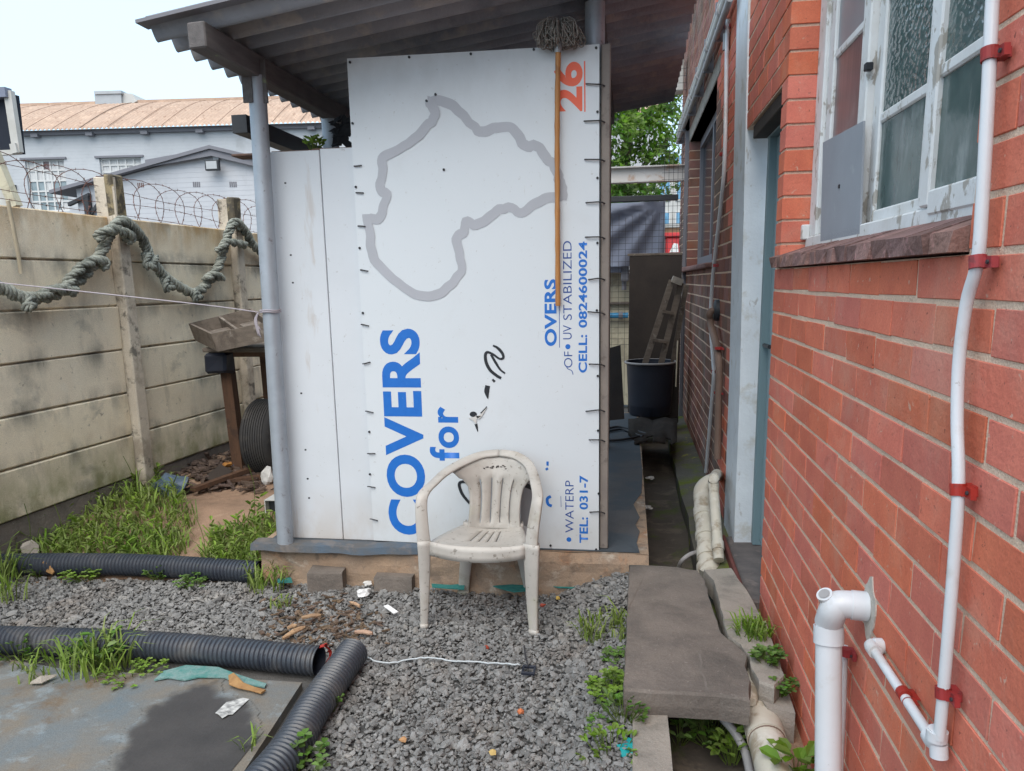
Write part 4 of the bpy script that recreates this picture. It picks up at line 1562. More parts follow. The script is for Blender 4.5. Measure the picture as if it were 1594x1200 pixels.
for a, b in ((c0, c1), (c1, c2), (c0, c3), (c3, c2)):
    g = MB()
    slab_side(g, a, b)
    g.build('side_board', m_wood, cr)
g = MB()
slab_side(g, (c0 * .52 + c3 * .48), (c1 * .58 + c2 * .42))
g.build('divider', m_wood, cr)
g = MB()
ff = dn * .96
g.hexa([p + ff for p in (c0, c1, c2, c3)] + [p + ff + Vector((0, 0, .012)) for p in (c0, c1, c2, c3)])
g.build('bottom', m_wood, cr)
for t0 in (.12, .62):
    g = MB()
    a, b = c1.lerp(c2, t0), c1.lerp(c2, t0 + .3)
    a2, b2 = c0.lerp(c3, t0), c0.lerp(c3, t0 + .3)
    off = dn * .35
    g.hexa([a + off, b + off, b.lerp(b2, .5) + off, a.lerp(a2, .5) + off] + [p + off + Vector((0, 0, .012)) for p in (a, b, b.lerp(b2, .5), a.lerp(a2, .5))])
    g.build('slat', m_wood, cr)

ty = thing('tyre', 'worn black car tyre standing upright under the bench', 'tyre', (-2.72, 5.55, .15))
g = MB()
prof = [(-.115, .19), (-.125, .22), (-.122, .255), (-.105, .285), (-.08, .298), (.08, .298), (.105, .285), (.122, .255), (.125, .22), (.115, .19)]
tc = U(418, 657, y=5.62)
tcz = .455
prf = []
for i in range(17):                      # tread with grooves
    pass
full = [prof[0], prof[1], prof[2], prof[3]]
for i in range(9):
    x0 = -.085 + .17 * i / 9
    full += [(x0, .300), (x0 + .013, .300), (x0 + .0135, .292), (x0 + .0185, .292)]
full += [(.085, .300)] + prof[6:]
rings = []
NS = 56
for k in range(NS):
    a = 2 * math.pi * k / NS
    rings.append([g.vert((tc.x + x, 5.62 + r * math.cos(a), tcz + r * math.sin(a))) for x, r in full])
for k in range(NS):
    A, B = rings[k], rings[(k + 1) % NS]
    for i in range(len(full) - 1):
        g.face((A[i], A[i + 1], B[i + 1], B[i]))
g.build('tread', m_rubber, ty, smooth=True)
g = MB()
for sx in (-1, 1):
    g.tube([(tc.x + sx * .112, 5.62 + .19 * math.cos(a), tcz + .19 * math.sin(a)) for a in [2 * math.pi * i / 40 for i in range(40)]], .012, 8, closed=True)
g.build('bead', m_rubber, ty, smooth=True)

# rubbish heap
HZ = .19


def plank(name, a, b, w_, h_, mat, label, cat, group=None, z=HZ, dz=0):
    g = MB()
    A, B = U(*a, z=z), U(*b, z=z + dz)
    g.bar(A, B, w_, h_)
    return tag(g.build(name, mat), label, cat, group)


plank('wood_plank', (300, 762), (395, 728), .05, .03, m_woodbrn, 'long thin brown plank lying across the rubbish heap by the bench', 'plank', z=.21, dz=.03)
plank('wood_plank', (352, 748), (418, 741), .07, .025, m_woodbrn, 'short dark plank lying at the right of the rubbish heap', 'plank', z=.20)
plank('wood_plank', (283, 766), (335, 750), .035, .03, m_wooddk, 'nearest dark strip of wood beside the blue plastic bag', 'plank', z=.19)
plank('wood_plank', (385, 722), (428, 726), .14, .03, m_woodbrn, 'wide brown plank under the tyre at the back of the heap', 'plank', z=.19)
g = MB()
qa = [U(318, 742, z=.22), U(335, 752, z=.20), U(362, 733, z=.25), U(343, 722, z=.29)]
g.prism(qa, (0, .004, -.02))
tag(g.build('broken_board', m_wooddk), 'square piece of broken brown board leaning on the rubbish heap', 'board')


def crumple(name, c, r, mat, label, cat, sq=.6, seed=1, group=None, sub=2):
    bm = bmesh.new()
    bmesh.ops.create_icosphere(bm, subdivisions=sub, radius=r)
    R = random.Random(seed)
    for v in bm.verts:
        v.co *= 1 + R.uniform(-.32, .32)
        v.co.z *= sq
    me = bpy.data.meshes.new(name)
    bm.to_mesh(me)
    bm.free()
    me.materials.append(mat)
    o = bpy.data.objects.new(name, me)
    COL.objects.link(o)
    o.location = c
    return tag(o, label, cat, group)


crumple('plastic_bag', U(266, 757, z=.23), .115, m_bluebag, 'crumpled blue plastic bag on the soil below the fence', 'plastic bag', .7, 3)
crumple('scrap_cloth', U(356, 723, z=.24), .045, M('orange_rag', (.45, .22, .06), (.3, .13, .05), 20, .9, .1), 'small orange scrap on the rubbish heap near the bench leg', 'scrap', .5, 4)
crumple('scrap_cloth', U(369, 722, z=.24), .045, m_bluebag, 'small blue and white scrap beside the bench leg', 'scrap', .5, 5)
crumple('scrap_cloth', U(417, 741, z=.22), .045, m_rag, 'dirty white rag lying against the front pole on the rubbish heap', 'rag', 1.5, 6)
g = MB()
for k in range(420):
    u, v = random.gauss(350, 42), random.gauss(740, 13)
    if v > 765 or u < 268 or u > 428:
        continue
    p = U(u, v, z=.18)
    p.z = soil_h(p.x, p.y) + random.uniform(.0, .045)
    d = Vector((random.uniform(-1, 1), random.uniform(-1, 1), random.uniform(-.25, .25))).normalized()
    e = d.cross(Vector((0, 0, 1))).normalized()
    s_ = random.uniform(.012, .05)
    g.a = random.random()
    g.obox(p, d * s_, e * s_ * random.uniform(.2, .6), Vector((0, 0, 1)) * s_ * .15)
o = g.build('rubbish_debris', m_bark, None, attr=True)
o['kind'] = 'stuff'
dp = thing('gutter_offcut', 'short offcut of square white gutter lying beside the front pole base', 'gutter piece', U(420, 795, z=.15))
g = MB()
a0, b0 = U(412, 789, y=4.35), Vector((-1.98, 4.7, 0))
zz = a0.z
for x0, x1, z0, z1 in ((0, .075, .05, .055), (0, .005, -.03, .05), (.07, .075, -.03, .05)):
    g.box(a0.x + x0, a0.x + x1, 4.35, 4.85, zz + z0 - .01, zz + z1 - .01)
g.build('channel', m_gutterw, dp)
g = MB()
g.box(a0.x + .006, a0.x + .069, 4.40, 4.405, zz - .045, zz + .038)
g.build('end_stop', m_blacksteel, dp)

# ================================================================== CORRUGATED PIPES


def corr_pipe(name, pts, r, label, cap_end=True):
    P = catmull(pts, 10)
    L = sum((b - a).length for a, b in zip(P[:-1], P[1:]))
    n_ = int(L / .0215)
    Q, acc, j, d0 = [], 0, 0, 0
    seg = [(b - a).length for a, b in zip(P[:-1], P[1:])]
    cum = [0]
    for s_ in seg:
        cum.append(cum[-1] + s_)
    rs = []
    for i in range(n_ * 4 + 1):
        d = L * i / (n_ * 4)
        while j < len(cum) - 2 and cum[j + 1] < d:
            j += 1
        Q.append(P[j].lerp(P[j + 1], (d - cum[j]) / max(1e-9, seg[j])))
        rs.append(r * (1.0 if i % 4 in (0, 1) else .90))
    g = MB()
    g.tube(Q, rs, 22, caps=False)
    th = thing(name, label, 'pipe', P[0], 'corrugated drain pipes on the ground')
    g.build('pipe_wall', m_corr, th, smooth=True)
    # the inside, seen at the open end
    g = MB()
    g.tube([Q[-1] - (Q[-1] - Q[-2]).normalized() * .001, Q[-1] - (Q[-1] - Q[-9]).normalized() * .25], [r * .88, r * .88], 22, caps=False)
    g.build('pipe_bore', m_bin, th, smooth='all')
    return th


R1 = .064
corr_pipe('corrugated_pipe', [U(-90, 884, z=.075), U(0, 879, z=.075), U(200, 879, z=.072), U(404, 891, z=.065)], R1, 'black corrugated pipe farthest back, lying along the grass edge')
p2 = corr_pipe('corrugated_pipe', [U(-90, 993, z=.07), U(0, 996, z=.07), U(250, 1006, z=.066), U(497, 1029, z=.062)], R1, 'black corrugated pipe lying between the gravel and the concrete pad')
corr_pipe('corrugated_pipe', [Vector((-1.225, 1.45, .06)), U(430, 1192, z=.065), U(490, 1100, z=.068), U(549, 1016, z=.07)], R1 * 1.04, 'black corrugated pipe pointing at the camera beside the gravel path')
g = MB()
e2 = U(499, 1029, z=.062)
ra = []
for k in range(15):
    a = -1.3 + k * .22
    ra.append(e2 + Vector((.008 + random.uniform(-.008, .012), .068 * math.cos(a), .068 * math.sin(a) + random.uniform(-.006, .006))))
g.ribbon(ra, [.007 + .004 * math.sin(i * 2.1) for i in range(15)], .0015, up=(1, 0, .2))
tag(g.build('red_plastic_strip', m_redclip), 'torn red plastic at the end of the middle corrugated pipe', 'plastic strip')

# ================================================================== SLABS OVER THE DRAIN


def rough_slab(name, pts, z, th, mat, label, dzf=0.0, seed=1):
    R = random.Random(seed)
    P = [U(a, b, z=z) for a, b in pts]
    n_ = len(P)
    D = []
    for i in range(n_):                       # subdivide and roughen the outline
        a, b = P[i], P[(i + 1) % n_]
        m_ = max(1, int((b - a).length / .045))
        for k in range(m_):
            q = a.lerp(b, k / m_)
            D.append(q + Vector((R.uniform(-.003, .003), R.uniform(-.003, .003), 0)))
    g = MB()
    c = sum(D, Vector()) / len(D)
    lay = []
    for f, dz in ((.988, 0), (1.0, -.010), (1.0 + .004, -th * .55), (.992, -th)):
        lay.append([g.vert(Vector((c.x + (q.x - c.x) * f, c.y + (q.y - c.y) * f, q.z + dz + R.uniform(-.002, .002)))) for q in D])
    m_ = len(D)
    for a, b in zip(lay[:-1], lay[1:]):
        for i in range(m_):
            g.face((a[i], a[(i + 1) % m_], b[(i + 1) % m_], b[i]))
    g.face(lay[0])
    g.face(lay[-1])
    o = g.build(name, mat)
    return tag(o, label, 'concrete slab')


rough_slab('concrete_slab', [(980, 878), (1040, 880), (1086, 887), (1097, 903), (1105, 930), (1114, 958), (1122, 986), (1134, 995), (1150, 1006), (1163, 1020), (1161, 1038), (1169, 1060), (1167, 1088), (1120, 1081), (1060, 1078), (970, 1072)], .20, .102, m_conc, 'large dark cracked concrete slab bridging the drain beside the gravel')
rough_slab('concrete_slab', [(1096, 886), (1137, 883), (1165, 922), (1192, 974), (1207, 1010), (1222, 1052), (1204, 1068), (1182, 1060), (1170, 1040), (1166, 1020), (1152, 1003), (1134, 990), (1127, 968), (1118, 930), (1111, 903)], .194, .10, m_conclt, 'narrow pale concrete slab wedged between the dark slab and the door step', seed=4)
# hairline crack ridge on the dark slab
g = MB()
cr_ = [(1088, 1015), (1092, 1030), (1090, 1044), (1097, 1055), (1099, 1068), (1104, 1078)]
for a, b in zip(cr_[:-1], cr_[1:]):
    A, B = U(*a, z=.2005), U(*b, z=.2005)
    n_ = (B - A).cross(Vector((0, 0, 1))).normalized() * .004
    g.poly([A - n_, B - n_, B + n_, A + n_])
struct(g, 'slab_crack_mortar', M('crack_edge', (.20, .178, .16), (.15, .135, .12), 30, .9, .1))

# ================================================================== PIPES ON THE RIGHT


def tubes(th, name, pts, r, mat, n=16, sm=6, caps=True):
    g = MB()
    g.tube(catmull(pts, sm) if len(pts) > 2 and sm else pts, r, n, caps=caps)
    return g.build(name, mat, th, smooth=True)


wp = thing('waste_pipe', 'thick dirty white waste pipe running under the concrete slabs', 'pipe', (.46, 2.4, .02))
A, B = Vector((.462, 3.15, .06)), Vector((.485, 1.2, -.045))
g = MB()
dirv = (B - A).normalized()
p_end = U(1188, 1112, z=.10)
p0 = Vector((p_end.x, p_end.y, .055))
g.tube([p0 - dirv * .35, p0, p0 + dirv * .01, B], [.062, .062, .062, .062], 26)
g.build('pipe', m_pvcdirty, wp, smooth=True)
g = MB()
g.tube([p0 + dirv * .085, p0 + dirv * .090], .0632, 26)
g.build('joint_ring', m_brnpipe, wp, smooth=True)
g = MB()
g.tube([p0 - dirv * .02, p0 + dirv * .08], .066, 26)
g.build('socket', m_pvcdirty, wp, smooth=True)
g = MB()
g.tube(catmull([(.50, 3.1, .10), (.475, 2.85, .11), (.455, 2.70, .125), (.448, 2.62, .128)], 4), [.03, .034, .036, .03, .03, .03, .03, .028, .028, .028, .026, .022, .016], 10)
g.build('old_pipe_stub', m_pvcdirty, wp, smooth=True)
gp = thing('drain_conduit', 'thin grey conduit slanting down in the open drain under the slab', 'pipe', (.38, 2.4, -.05))
tubes(gp, 'pipe', [U(1125, 1118, z=.05), U(1150, 1150, z=.0), U(1168, 1205, z=-.05), Vector((.40, 1.7, -.12))], .016, m_pvcgrey, 10)

ep = thing('elbow_pipe', 'white drain pipe standing by the wall with elbow into a cement patch', 'pipe', (.53, 1.95, 0))
XE = .535
t0, b0 = U(1290, 975, x=XE), U(1289, 1195, x=XE)
dn_ = (b0 - t0).normalized()
tubes(ep, 'pipe', [t0, t0 + dn_ * .95], .0335, m_pvc, 26)
kn = U(1296, 940, x=XE)
wl = U(1352, 945, x=XW)
wl2 = Vector((XW + .02, wl.y, wl.z))
el = [t0 + dn_ * .01, t0 - dn_ * .012]
ctr = kn + Vector((0, 0, .003))
hd = (wl2 - ctr).normalized()
arc = [t0 - dn_ * .01, ctr - Vector((0, 0, .022)) + hd * .002, ctr + Vector((0, 0, -.004)) + hd * .012, ctr + hd * .034, ctr + hd * .05]
tubes(ep, 'elbow', arc, .036, m_pvc, 24, 5)
tubes(ep, 'collar', [t0 + dn_ * .045, t0 + dn_ * .012, t0 - dn_ * .002], .0385, m_pvc, 26, 0)
tubes(ep, 'collar', [ctr + hd * .045, ctr + hd * .085], .0385, m_pvc, 26, 0)
tubes(ep, 'branch_pipe', [ctr + hd * .05, wl2], .0355, m_pvc, 26, 0)
cp = U(1284, 926, x=XE - .02)
cd = Vector((-.45, -.35, .75)).normalized()
tubes(ep, 'access_cap', [cp - cd * .03, cp + cd * .004], .021, m_pvc, 18, 0)
g = MB()
g.tube([cp + cd * (.004 + .002), cp + cd * .0065], .0145, 16)
g.build('cap_recess', m_pvcgrey, ep, smooth=True)
g = MB()
R8 = random.Random(8)
pt = []
for k in range(22):
    a = 2 * math.pi * k / 22
    ry, rz_ = .055 + R8.uniform(-.006, .008), .062 + R8.uniform(-.008, .010)
    pt.append(Vector((XW - .006, wl.y - .012 + ry * math.cos(a), wl.z + .005 + rz_ * math.sin(a))))
for i_ in range(22):
    pt[i_].z += (.018 if i_ in (5, 6) else 0) - (.03 if i_ in (15, 16, 17) else 0)
    pt[i_].x = XW - .0035
g.prism(pt, (.02, 0, 0))
g.build('cement_patch', m_cement, ep)
tp = thing('thin_wall_pipe', 'thin white water pipe on the wall just behind the elbow pipe', 'pipe', U(1312, 1100, x=.595))
tubes(tp, 'pipe', [U(1314, 1005, x=.60), U(1311, 1100, x=.60), U(1306, 1210, x=.60), U(1303, 1280, x=.60)], .0105, m_pvc, 12)


def clip(th, p, d, r):
    """saddle clip round a pipe at p running along d on the brick face"""
    d = d.normalized()
    g = MB()
    ring = [p - d * .011, p + d * .011]
    g.tube(ring, r + .0035, 14)
    side = Vector((0, -1, 0))
    g.obox(p + side * (r + .012) + Vector((.012, 0, 0)), Vector((.005, 0, 0)), side * .012, d * .010)
    g.obox((p + Vector((XW, p.y, p.z))) / 2 if False else Vector(((p.x + XW) / 2, p.y, p.z)), Vector(((XW - p.x) / 2, 0, 0)), Vector((0, r + .004, 0)), d * .009)
    c = g.build('clip', m_redclip, th)
    h = MB()
    q = p + side * (r + .013) + Vector((.0065, 0, 0))
    h.tube([q, q - Vector((.003, 0, 0))], .0038, 8)
    h.build('screw', m_wire, c)


clip(tp, U(1318, 1015, x=.60), Vector((0, 0, 1)), .0105)

cd_ = thing('wall_conduit', 'long white pipe in red clips running down the brick wall beside the window', 'pipe', U(1492, 760, x=.585))
XC = .592
cpts = [U(1551, -60, x=XC), U(1545, 0, x=XC), U(1541, 85, x=XC), U(1537, 170, x=XC), U(1530, 300, x=XC), U(1522, 405, x=XC), U(1505, 470, x=XC), U(1493, 560, x=XC), U(1490, 650, x=XC), U(1492, 760, x=XC), U(1483, 900, x=XC), U(1470, 1060, x=XC), U(1462, 1150, x=XC)]
tubes(cd_, 'pipe', cpts, .0108, m_pvc, 16)
for u, v in ((1541, 85), (1522, 408), (1491.5, 762), (1468, 1078)):
    clip(cd_, U(u, v, x=XC), U(u, v + 15, x=XC) - U(u, v - 15, x=XC), .0108)
e_ = U(1457, 1160, x=XC)
l_ = U(1356, 1005, x=XC)
tubes(cd_, 'elbow', [e_ + Vector((0, 0, .035)), e_ + Vector((0, .002, .012)), e_ + Vector((0, .014, .0)), e_ + (l_ - e_).normalized() * .035], .0165, m_pvc, 16, 4)
tubes(cd_, 'collar', [e_ + Vector((0, 0, .012)), e_ + Vector((0, 0, .032))], .0192, m_pvc, 18, 0)
tubes(cd_, 'stub', [e_ + Vector((.004, 0, .004)), e_ + Vector((.006, -.004, -.022))], .0165, m_pvc, 16, 0)
tubes(cd_, 'lower_pipe', [e_, l_], .0108, m_pvc, 14, 0)
tubes(cd_, 'elbow', [l_ + (e_ - l_).normalized() * .035, l_, l_ + Vector((.012, 0, .0)), Vector((XW + .004, l_.y, l_.z))], .0165, m_pvc, 16, 4)
tubes(cd_, 'collar', [l_ + Vector((.006, 0, 0)), Vector((XW - .003, l_.y, l_.z))], .0195, m_pvc, 18, 0)
m0 = U(1407, 1080, x=XC)
clip(cd_, m0, e_ - l_, .0108)
g = MB()
g.tube([l_.lerp(e_, .62), l_.lerp(e_, .628)], .0112, 14)
g.build('red_mark', m_redclip, cd_)

# ------------------------------------------------- pipes at the alley mouth
sp = thing('soil_pipe', 'thick dirty cream soil pipe with collars by the white pilaster', 'pipe', (.50, 4.6, -.08))
a_, b_ = U(1093, 772, x=.462), U(1106, 884, x=.452)
b_ = Vector((b_.x, b_.y - .02, b_.z - .10))
ax = (b_ - a_)
tubes(sp, 'pipe', [a_, b_], .055, m_pvcdirty, 22, 0)
for t0_, t1_ in ((.17, .27), (.45, .50), (.62, .72), (.80, .98)):
    tubes(sp, 'collar', [a_ + ax * t0_, a_ + ax * t1_], .061 if t0_ < .7 else .068, m_pvcdirty, 22, 0)
tubes(sp, 'bend', [a_ + ax * .02, a_ + Vector((.0, .01, .03)), a_ + Vector((.03, .03, .065)), a_ + Vector((.08, .05, .085))], .053, m_pvcdirty, 18, 4)
sp2 = thing('overflow_pipe', 'slim white overflow pipe with elbow beside the thick cream soil pipe', 'pipe', (.55, 4.6, -.05))
a2, b2 = U(1110, 750, x=.50), U(1119, 872, x=.50)
tubes(sp2, 'pipe', [a2, b2], .029, m_pvcdirty, 18, 0)
tubes(sp2, 'collar', [b2 + (a2 - b2) * .12, b2 + (a2 - b2) * .22], .034, m_pvcdirty, 18, 0)
w2_ = U(1121, 742, x=XW)
tubes(sp2, 'elbow', [a2 + (b2 - a2) * .12, a2, a2 + Vector((.005, -.004, .026)), a2.lerp(w2_, .5) + Vector((0, 0, .034)), Vector((XW + .005, w2_.y, w2_.z))], .031, m_pvcdirty, 16, 5)
hz = thing('grey_hose', 'grey hose arching out of the drain beside the soil pipe', 'hose', (.36, 4.3, -.05))
tubes(hz, 'hose', [U(1056, 884, z=-.02), U(1062, 872, z=.05), U(1076, 862, z=.08), U(1092, 858, z=.06)], .012, m_pvcgrey, 8)
al = thing('alley_conduit', 'thin white conduit with red clips down the dark alley wall beyond the pilaster', 'pipe', U(1110, 400, x=.6))
tubes(al, 'pipe', [U(a, b, x=.6) for a, b in ((1133, 30), (1131, 100), (1128, 250), (1122, 320), (1114, 390), (1109, 440), (1106, 500), (1110, 560), (1111, 590), (1106, 650), (1099, 735))], .0135, m_pvc, 10)
for u, v in ((1132, 42), (1124, 240), (1113.5, 413), (1111, 578)):
    clip(al, U(u, v, x=.6), Vector((0, 0, 1)), .0135)
bt = U(1131, 52, x=.6)
tubes(al, 'gland', [bt, bt + Vector((0, 0, -.10))], .022, m_pvcgrey, 12, 0)
gm = thing('pipe_grommet', 'black round rubber collar with brown pipe elbow on the alley wall', 'pipe fitting', U(1111, 483, x=.58))
gc = U(1111, 483, x=.585)
g = MB()
g.tube([gc + Vector((.035, 0, 0)), gc + Vector((.01, -.0, 0)), gc + Vector((0, 0, 0))], [.075, .075, .062], 24)
g.build('collar', m_tape, gm, smooth=True)
tubes(gm, 'brown_pipe', [gc + Vector((-.005, -.01, 0)), gc + Vector((-.03, -.02, -.02)), gc + Vector((-.02, -.03, -.10)), U(1119, 560, x=.585), U(1118, 640, x=.585), U(1117, 715, x=.585)], .024, m_brnpipe, 12, 5)
for u, v in ((1119, 542), (1118, 611)):
    p = U(u, v, x=.585)
    g = MB()
    g.tube([p + Vector((0, 0, .008)), p - Vector((0, 0, .008))], .028, 12)
    g.obox(p + Vector((.02, -.03, 0)), (.006, 0, 0), (0, .035, 0), (0, 0, .006))
    g.build('clip', m_redclip, gm)
ov = thing('overhead_pipes', 'bundle of weathered grey pipes running level along the top of the alley wall', 'pipes', (.55, 7, 3.3))
for dx, dz, r in ((0, 0, .032), (.01, .10, .024), (-.012, -.085, .02)):
    tubes(ov, 'pipe', [(.565 + dx, 4.95, 3.285 + dz), (.568 + dx, 7.4, 3.30 + dz), (.56 + dx, 9.9, 3.31 + dz)], r, m_gutterw if dz >= 0 else m_pvcgrey, 12, 0)
for k in range(6):
    y = 5.4 + k * .8
    tubes(ov, 'coupling', [(.565, y, 3.288), (.565, y + .07, 3.288)], .041, m_pvcgrey, 12, 0)
    g = MB()
    g.box(.545, XW, y + .3, y + .33, 3.18, 3.42)
    g.build('bracket', m_barge, ov)
g = MB()
q = U(1059, 125, y=9.6)
g.bevbox(.38, .58, 9.5, 9.7, 3.72, 4.12, .01)
tag(g.build('junction_box', m_gutterw), 'pale box on the far end of the alley wall under the roof edge', 'box')

# ================================================================== ALLEY
bn = thing('black_bin', 'large round black plastic bin standing in the alley', 'bin', U(1012, 650, z=.245))
bc = U(1012, 650, z=.245)
bc.y += .24
zt_ = U(1012, 562, y=bc.y - .0).z
g = MB()
prof_b = [(0, .0), (.205, 0), (.215, .02), (.235, .45), (.240, zt_ - .245 - .03), (.256, zt_ - .245 - .025), (.258, zt_ - .245), (.244, zt_ - .245), (.222, .1), (0, .09)]
RB = []
for k in range(36):
    a = 2 * math.pi * k / 36
    RB.append([g.vert((bc.x + r * math.cos(a), bc.y + r * math.sin(a), .245 + z)) for r, z in prof_b])
for k in range(36):
    A_, B_ = RB[k], RB[(k + 1) % 36]
    for i in range(len(prof_b) - 1):
        g.face((A_[i], A_[i + 1], B_[i + 1], B_[i]))
g.build('bucket', m_bin, bn, smooth=True)
g = MB()
g.tube([(bc.x + .256 * math.cos(a), bc.y + .256 * math.sin(a), zt_ - .008) for a in [2 * math.pi * i / 36 for i in range(36)]], .011, 8, closed=True)
g.build('rim', m_pvcgrey, bn, smooth=True)
yl_ = bc.y
ld = thing('step_ladder', 'old wooden step ladder standing upright in the black bin', 'ladder', (bc.x + .05, yl_, .5))
tA, bA = U(1046, 436, y=yl_ - .05), U(1001, 575, y=yl_ - .05)
tB, bB = U(1060, 440, y=yl_ - .02), U(1026, 578, y=yl_ - .02)
for a, b in ((tA, bA), (tB, bB)):
    g = MB()
    g.bar(a, b + (b - a) * .35, .06, .03, (0, 1, 0))
    g.build('rail', m_wood, ld)
g = MB()
g.bar(tB + Vector((.06, .1, -.02)), U(1045, 578, y=yl_ + .08), .05, .03, (0, 1, 0))
g.build('rear_leg', m_wood, ld)
g = MB()
c_ = U(1054, 437, y=yl_ - .06)
g.obox(c_, (.05, 0, -.02), (0, .07, 0), (.012, 0, .03))
g.build('top_cap', m_conclt, ld)
for t_ in (.34, .66):
    a, b = tA.lerp(bA, t_), tB.lerp(bB, t_)
    g = MB()
    g.obox((a + b) / 2, (b - a) * .5, (0, .05, 0), (0, 0, .014))
    g.build('step', m_wood, ld)
g = MB()
g.tube([U(1055, 530, y=yl_ - .22), U(1052, 602, y=yl_ - .25)], .007, 6)
tag(g.build('pale_rod', m_bamboo), 'thin pale rod leaning beside the black bin', 'rod')
g = MB()
y_ = 8.35
g.bevbox(U(979, 480, y=y_).x, U(1060, 480, y=y_).x, y_, y_ + .03, .1, U(1015, 398, y=y_).z, .004)
sb_ = thing('dark_board_screen', 'tall dark brown board closing the end of the alley behind the bin', 'board', (.3, y_, .1))
g.build('board', m_wooddk, sb_)
g = MB()
g.bevbox(U(979, 480, y=y_).x - .02, U(1060, 480, y=y_).x, y_ - .004, y_ + .034, U(1015, 398, y=y_).z + .001, U(1015, 394, y=y_).z, .003)
g.build('top_batten', m_wood, sb_)
g = MB()
q1, q2, q3, q4 = U(944, 543, y=7.0), U(966, 537, y=7.0), U(972, 652, y=6.6), U(945, 655, y=6.6)
g.prism([q1, q2, q3, q4], (0, .02, 0))
tag(g.build('leaning_board', m_wooddk), 'short brown board leaning beside the pole in the alley', 'board')
g = MB()
R9 = random.Random(9)
gx, gy = 9, 7
gg = {}
for i in range(gx):
    for j in range(gy):
        p = U(978 + i * 9.5, 655 + j * 9, z=.25)
        p.z = .246 + R9.uniform(0, .03) + .015 * math.sin(i * 1.1 + j) - (.06 if j > 4 and i > 1 and i < 7 else 0) * (j - 4)
        gg[i, j] = g.vert(p)
for i in range(gx - 1):
    for j in range(gy - 1):
        if j < 3 + (i % 3) * .5:
            g.face((gg[i, j], gg[i + 1, j], gg[i + 1, j + 1], gg[i, j + 1]))
sk = g.build('old_sack', m_sack, None, smooth='all')
sk.modifiers.new('thick', 'SOLIDIFY').thickness = .012
tag(sk, 'crumpled old brown sacking spread on the floor in front of the bin', 'sack')
for i, pl in enumerate(([(944, 668), (962, 664), (985, 669), (1008, 676)], [(944, 672), (968, 668), (990, 676), (1000, 680)], [(942, 686), (970, 684), (1000, 678), (1012, 676)])):
    g = MB()
    g.tube(catmull([U(a, b, z=.255) for a, b in pl], 5), .011, 7)
    tag(g.build('black_cable', m_wire, None, smooth='all'), ('upper of the loose black cables on the alley floor behind the board', 'middle loose black cable on the alley floor behind the board', 'lowest loose black cable lying nearest on the alley floor')[i], 'cable', 'loose cables on the alley floor')
for (a, b, l_) in ((1012, 746, 'larger pale paper scrap lying deeper in the drain'), (1008, 792, 'small crumpled white litter nearer in the drain')):
    crumple('paper_scrap', U(a, b, z=-.04) + Vector((0, 0, .012)), .035, m_rag, l_, 'litter', .35, int(a))

ms = thing('wire_mesh_fence', 'black wire mesh fence across the far end of the alley', 'mesh fence', (.2, 8.9, 0))
ym = 8.9
x0_, x1_ = U(950, 350, y=ym).x, U(1061, 350, y=ym).x
g = MB()
for k in range(13):
    x = x0_ - .05 + (x1_ - x0_ + .1) * k / 12
    g.tube([(x, ym, .2), (x, ym, U(1000, 338, y=ym).z + (.02 * (k % 3)))], .0028, 4)
for k in range(24):
    z = .9 + k * .066
    if z < U(1000, 340, y=ym).z:
        g.tube([(x0_ - .05, ym - .004, z), (x1_ + .02, ym - .004, z)], .0028, 4)
for k in range(5):
    x = U(1034 + k * 7, 300, y=ym).x
    g.tube([(x, ym + .02, 1.6), (x, ym + .02, U(1040, 225, y=ym).z)], .003, 4)
for k in range(24):
    z = 2.2 + k * .07
    g.tube([(U(1030, 300, y=ym).x, ym + .016, z), (x1_ + .02, ym + .016, z)], .0026, 4)
g.build('wires', m_wire, ms, kind='stuff')
for px_ in (1061,):
    g = MB()
    g.box(x1_ + .02, x1_ + .06, ym, ym + .04, 0, 3.3)
    g.build('mesh_post', m_barge, ms)
bm_ = thing('steel_beam', 'pale rust stained steel beam spanning the end of the alley', 'beam', (.2, 9.3, 2.8))
za, zb_ = U(1000, 283, y=9.3).z, U(1000, 260, y=9.3).z
g = MB()
g.box(-1.5, .80, 9.30, 9.31, za, zb_)
g.build('web', m_steelw, bm_)
for z in (za, zb_):
    g = MB()
    g.box(-1.5, .80, 9.24, 9.37, z - .006, z + .008)
    g.build('flange', m_steelw, bm_)
g = MB()
za, zb_ = U(1000, 313, y=9.0).z, U(1000, 304, y=9.0).z
g.bevbox(-.6, U(1056, 308, y=9.0).x, 9.0, 9.07, za, zb_, .005)
tag(g.build('dark_rail', m_blacksteel), 'dark horizontal rail just below the pale steel beam', 'rail')
# tarpaulin
g = MB()
yt = 9.8
a_, b_ = U(945, 316, y=yt), U(1034, 400, y=yt)
nx_, nz2_ = 24, 16
tg = {}
for i in range(nx_ + 1):
    for j in range(nz2_ + 1):
        s_, t_ = i / nx_, j / nz2_
        x, z = a_.x - .3 + (b_.x - a_.x + .3) * s_, a_.z + (b_.z - a_.z - .1) * t_
        f = math.atan2(t_ + .05, 1.02 - s_)
        y = yt + .05 * math.sin(f * 16) * (1 - math.exp(-3 * math.hypot(t_, 1 - s_)))
        tg[i, j] = g.vert((x, y, z))
for i in range(nx_):
    for j in range(nz2_):
        g.face((tg[i, j], tg[i + 1, j], tg[i + 1, j + 1], tg[i, j + 1]))
tag(g.build('tarpaulin', m_tarp, None, smooth='all'), 'blue grey tarpaulin stretched behind the wire mesh at the alley end', 'tarpaulin')
rt = thing('red_skip', 'bright red steel container partly seen behind the mesh at the alley end', 'container', (1.2, 20, 0))
a_, b_ = U(1036, 365, y=20), U(1075, 400, y=20)
g = MB()
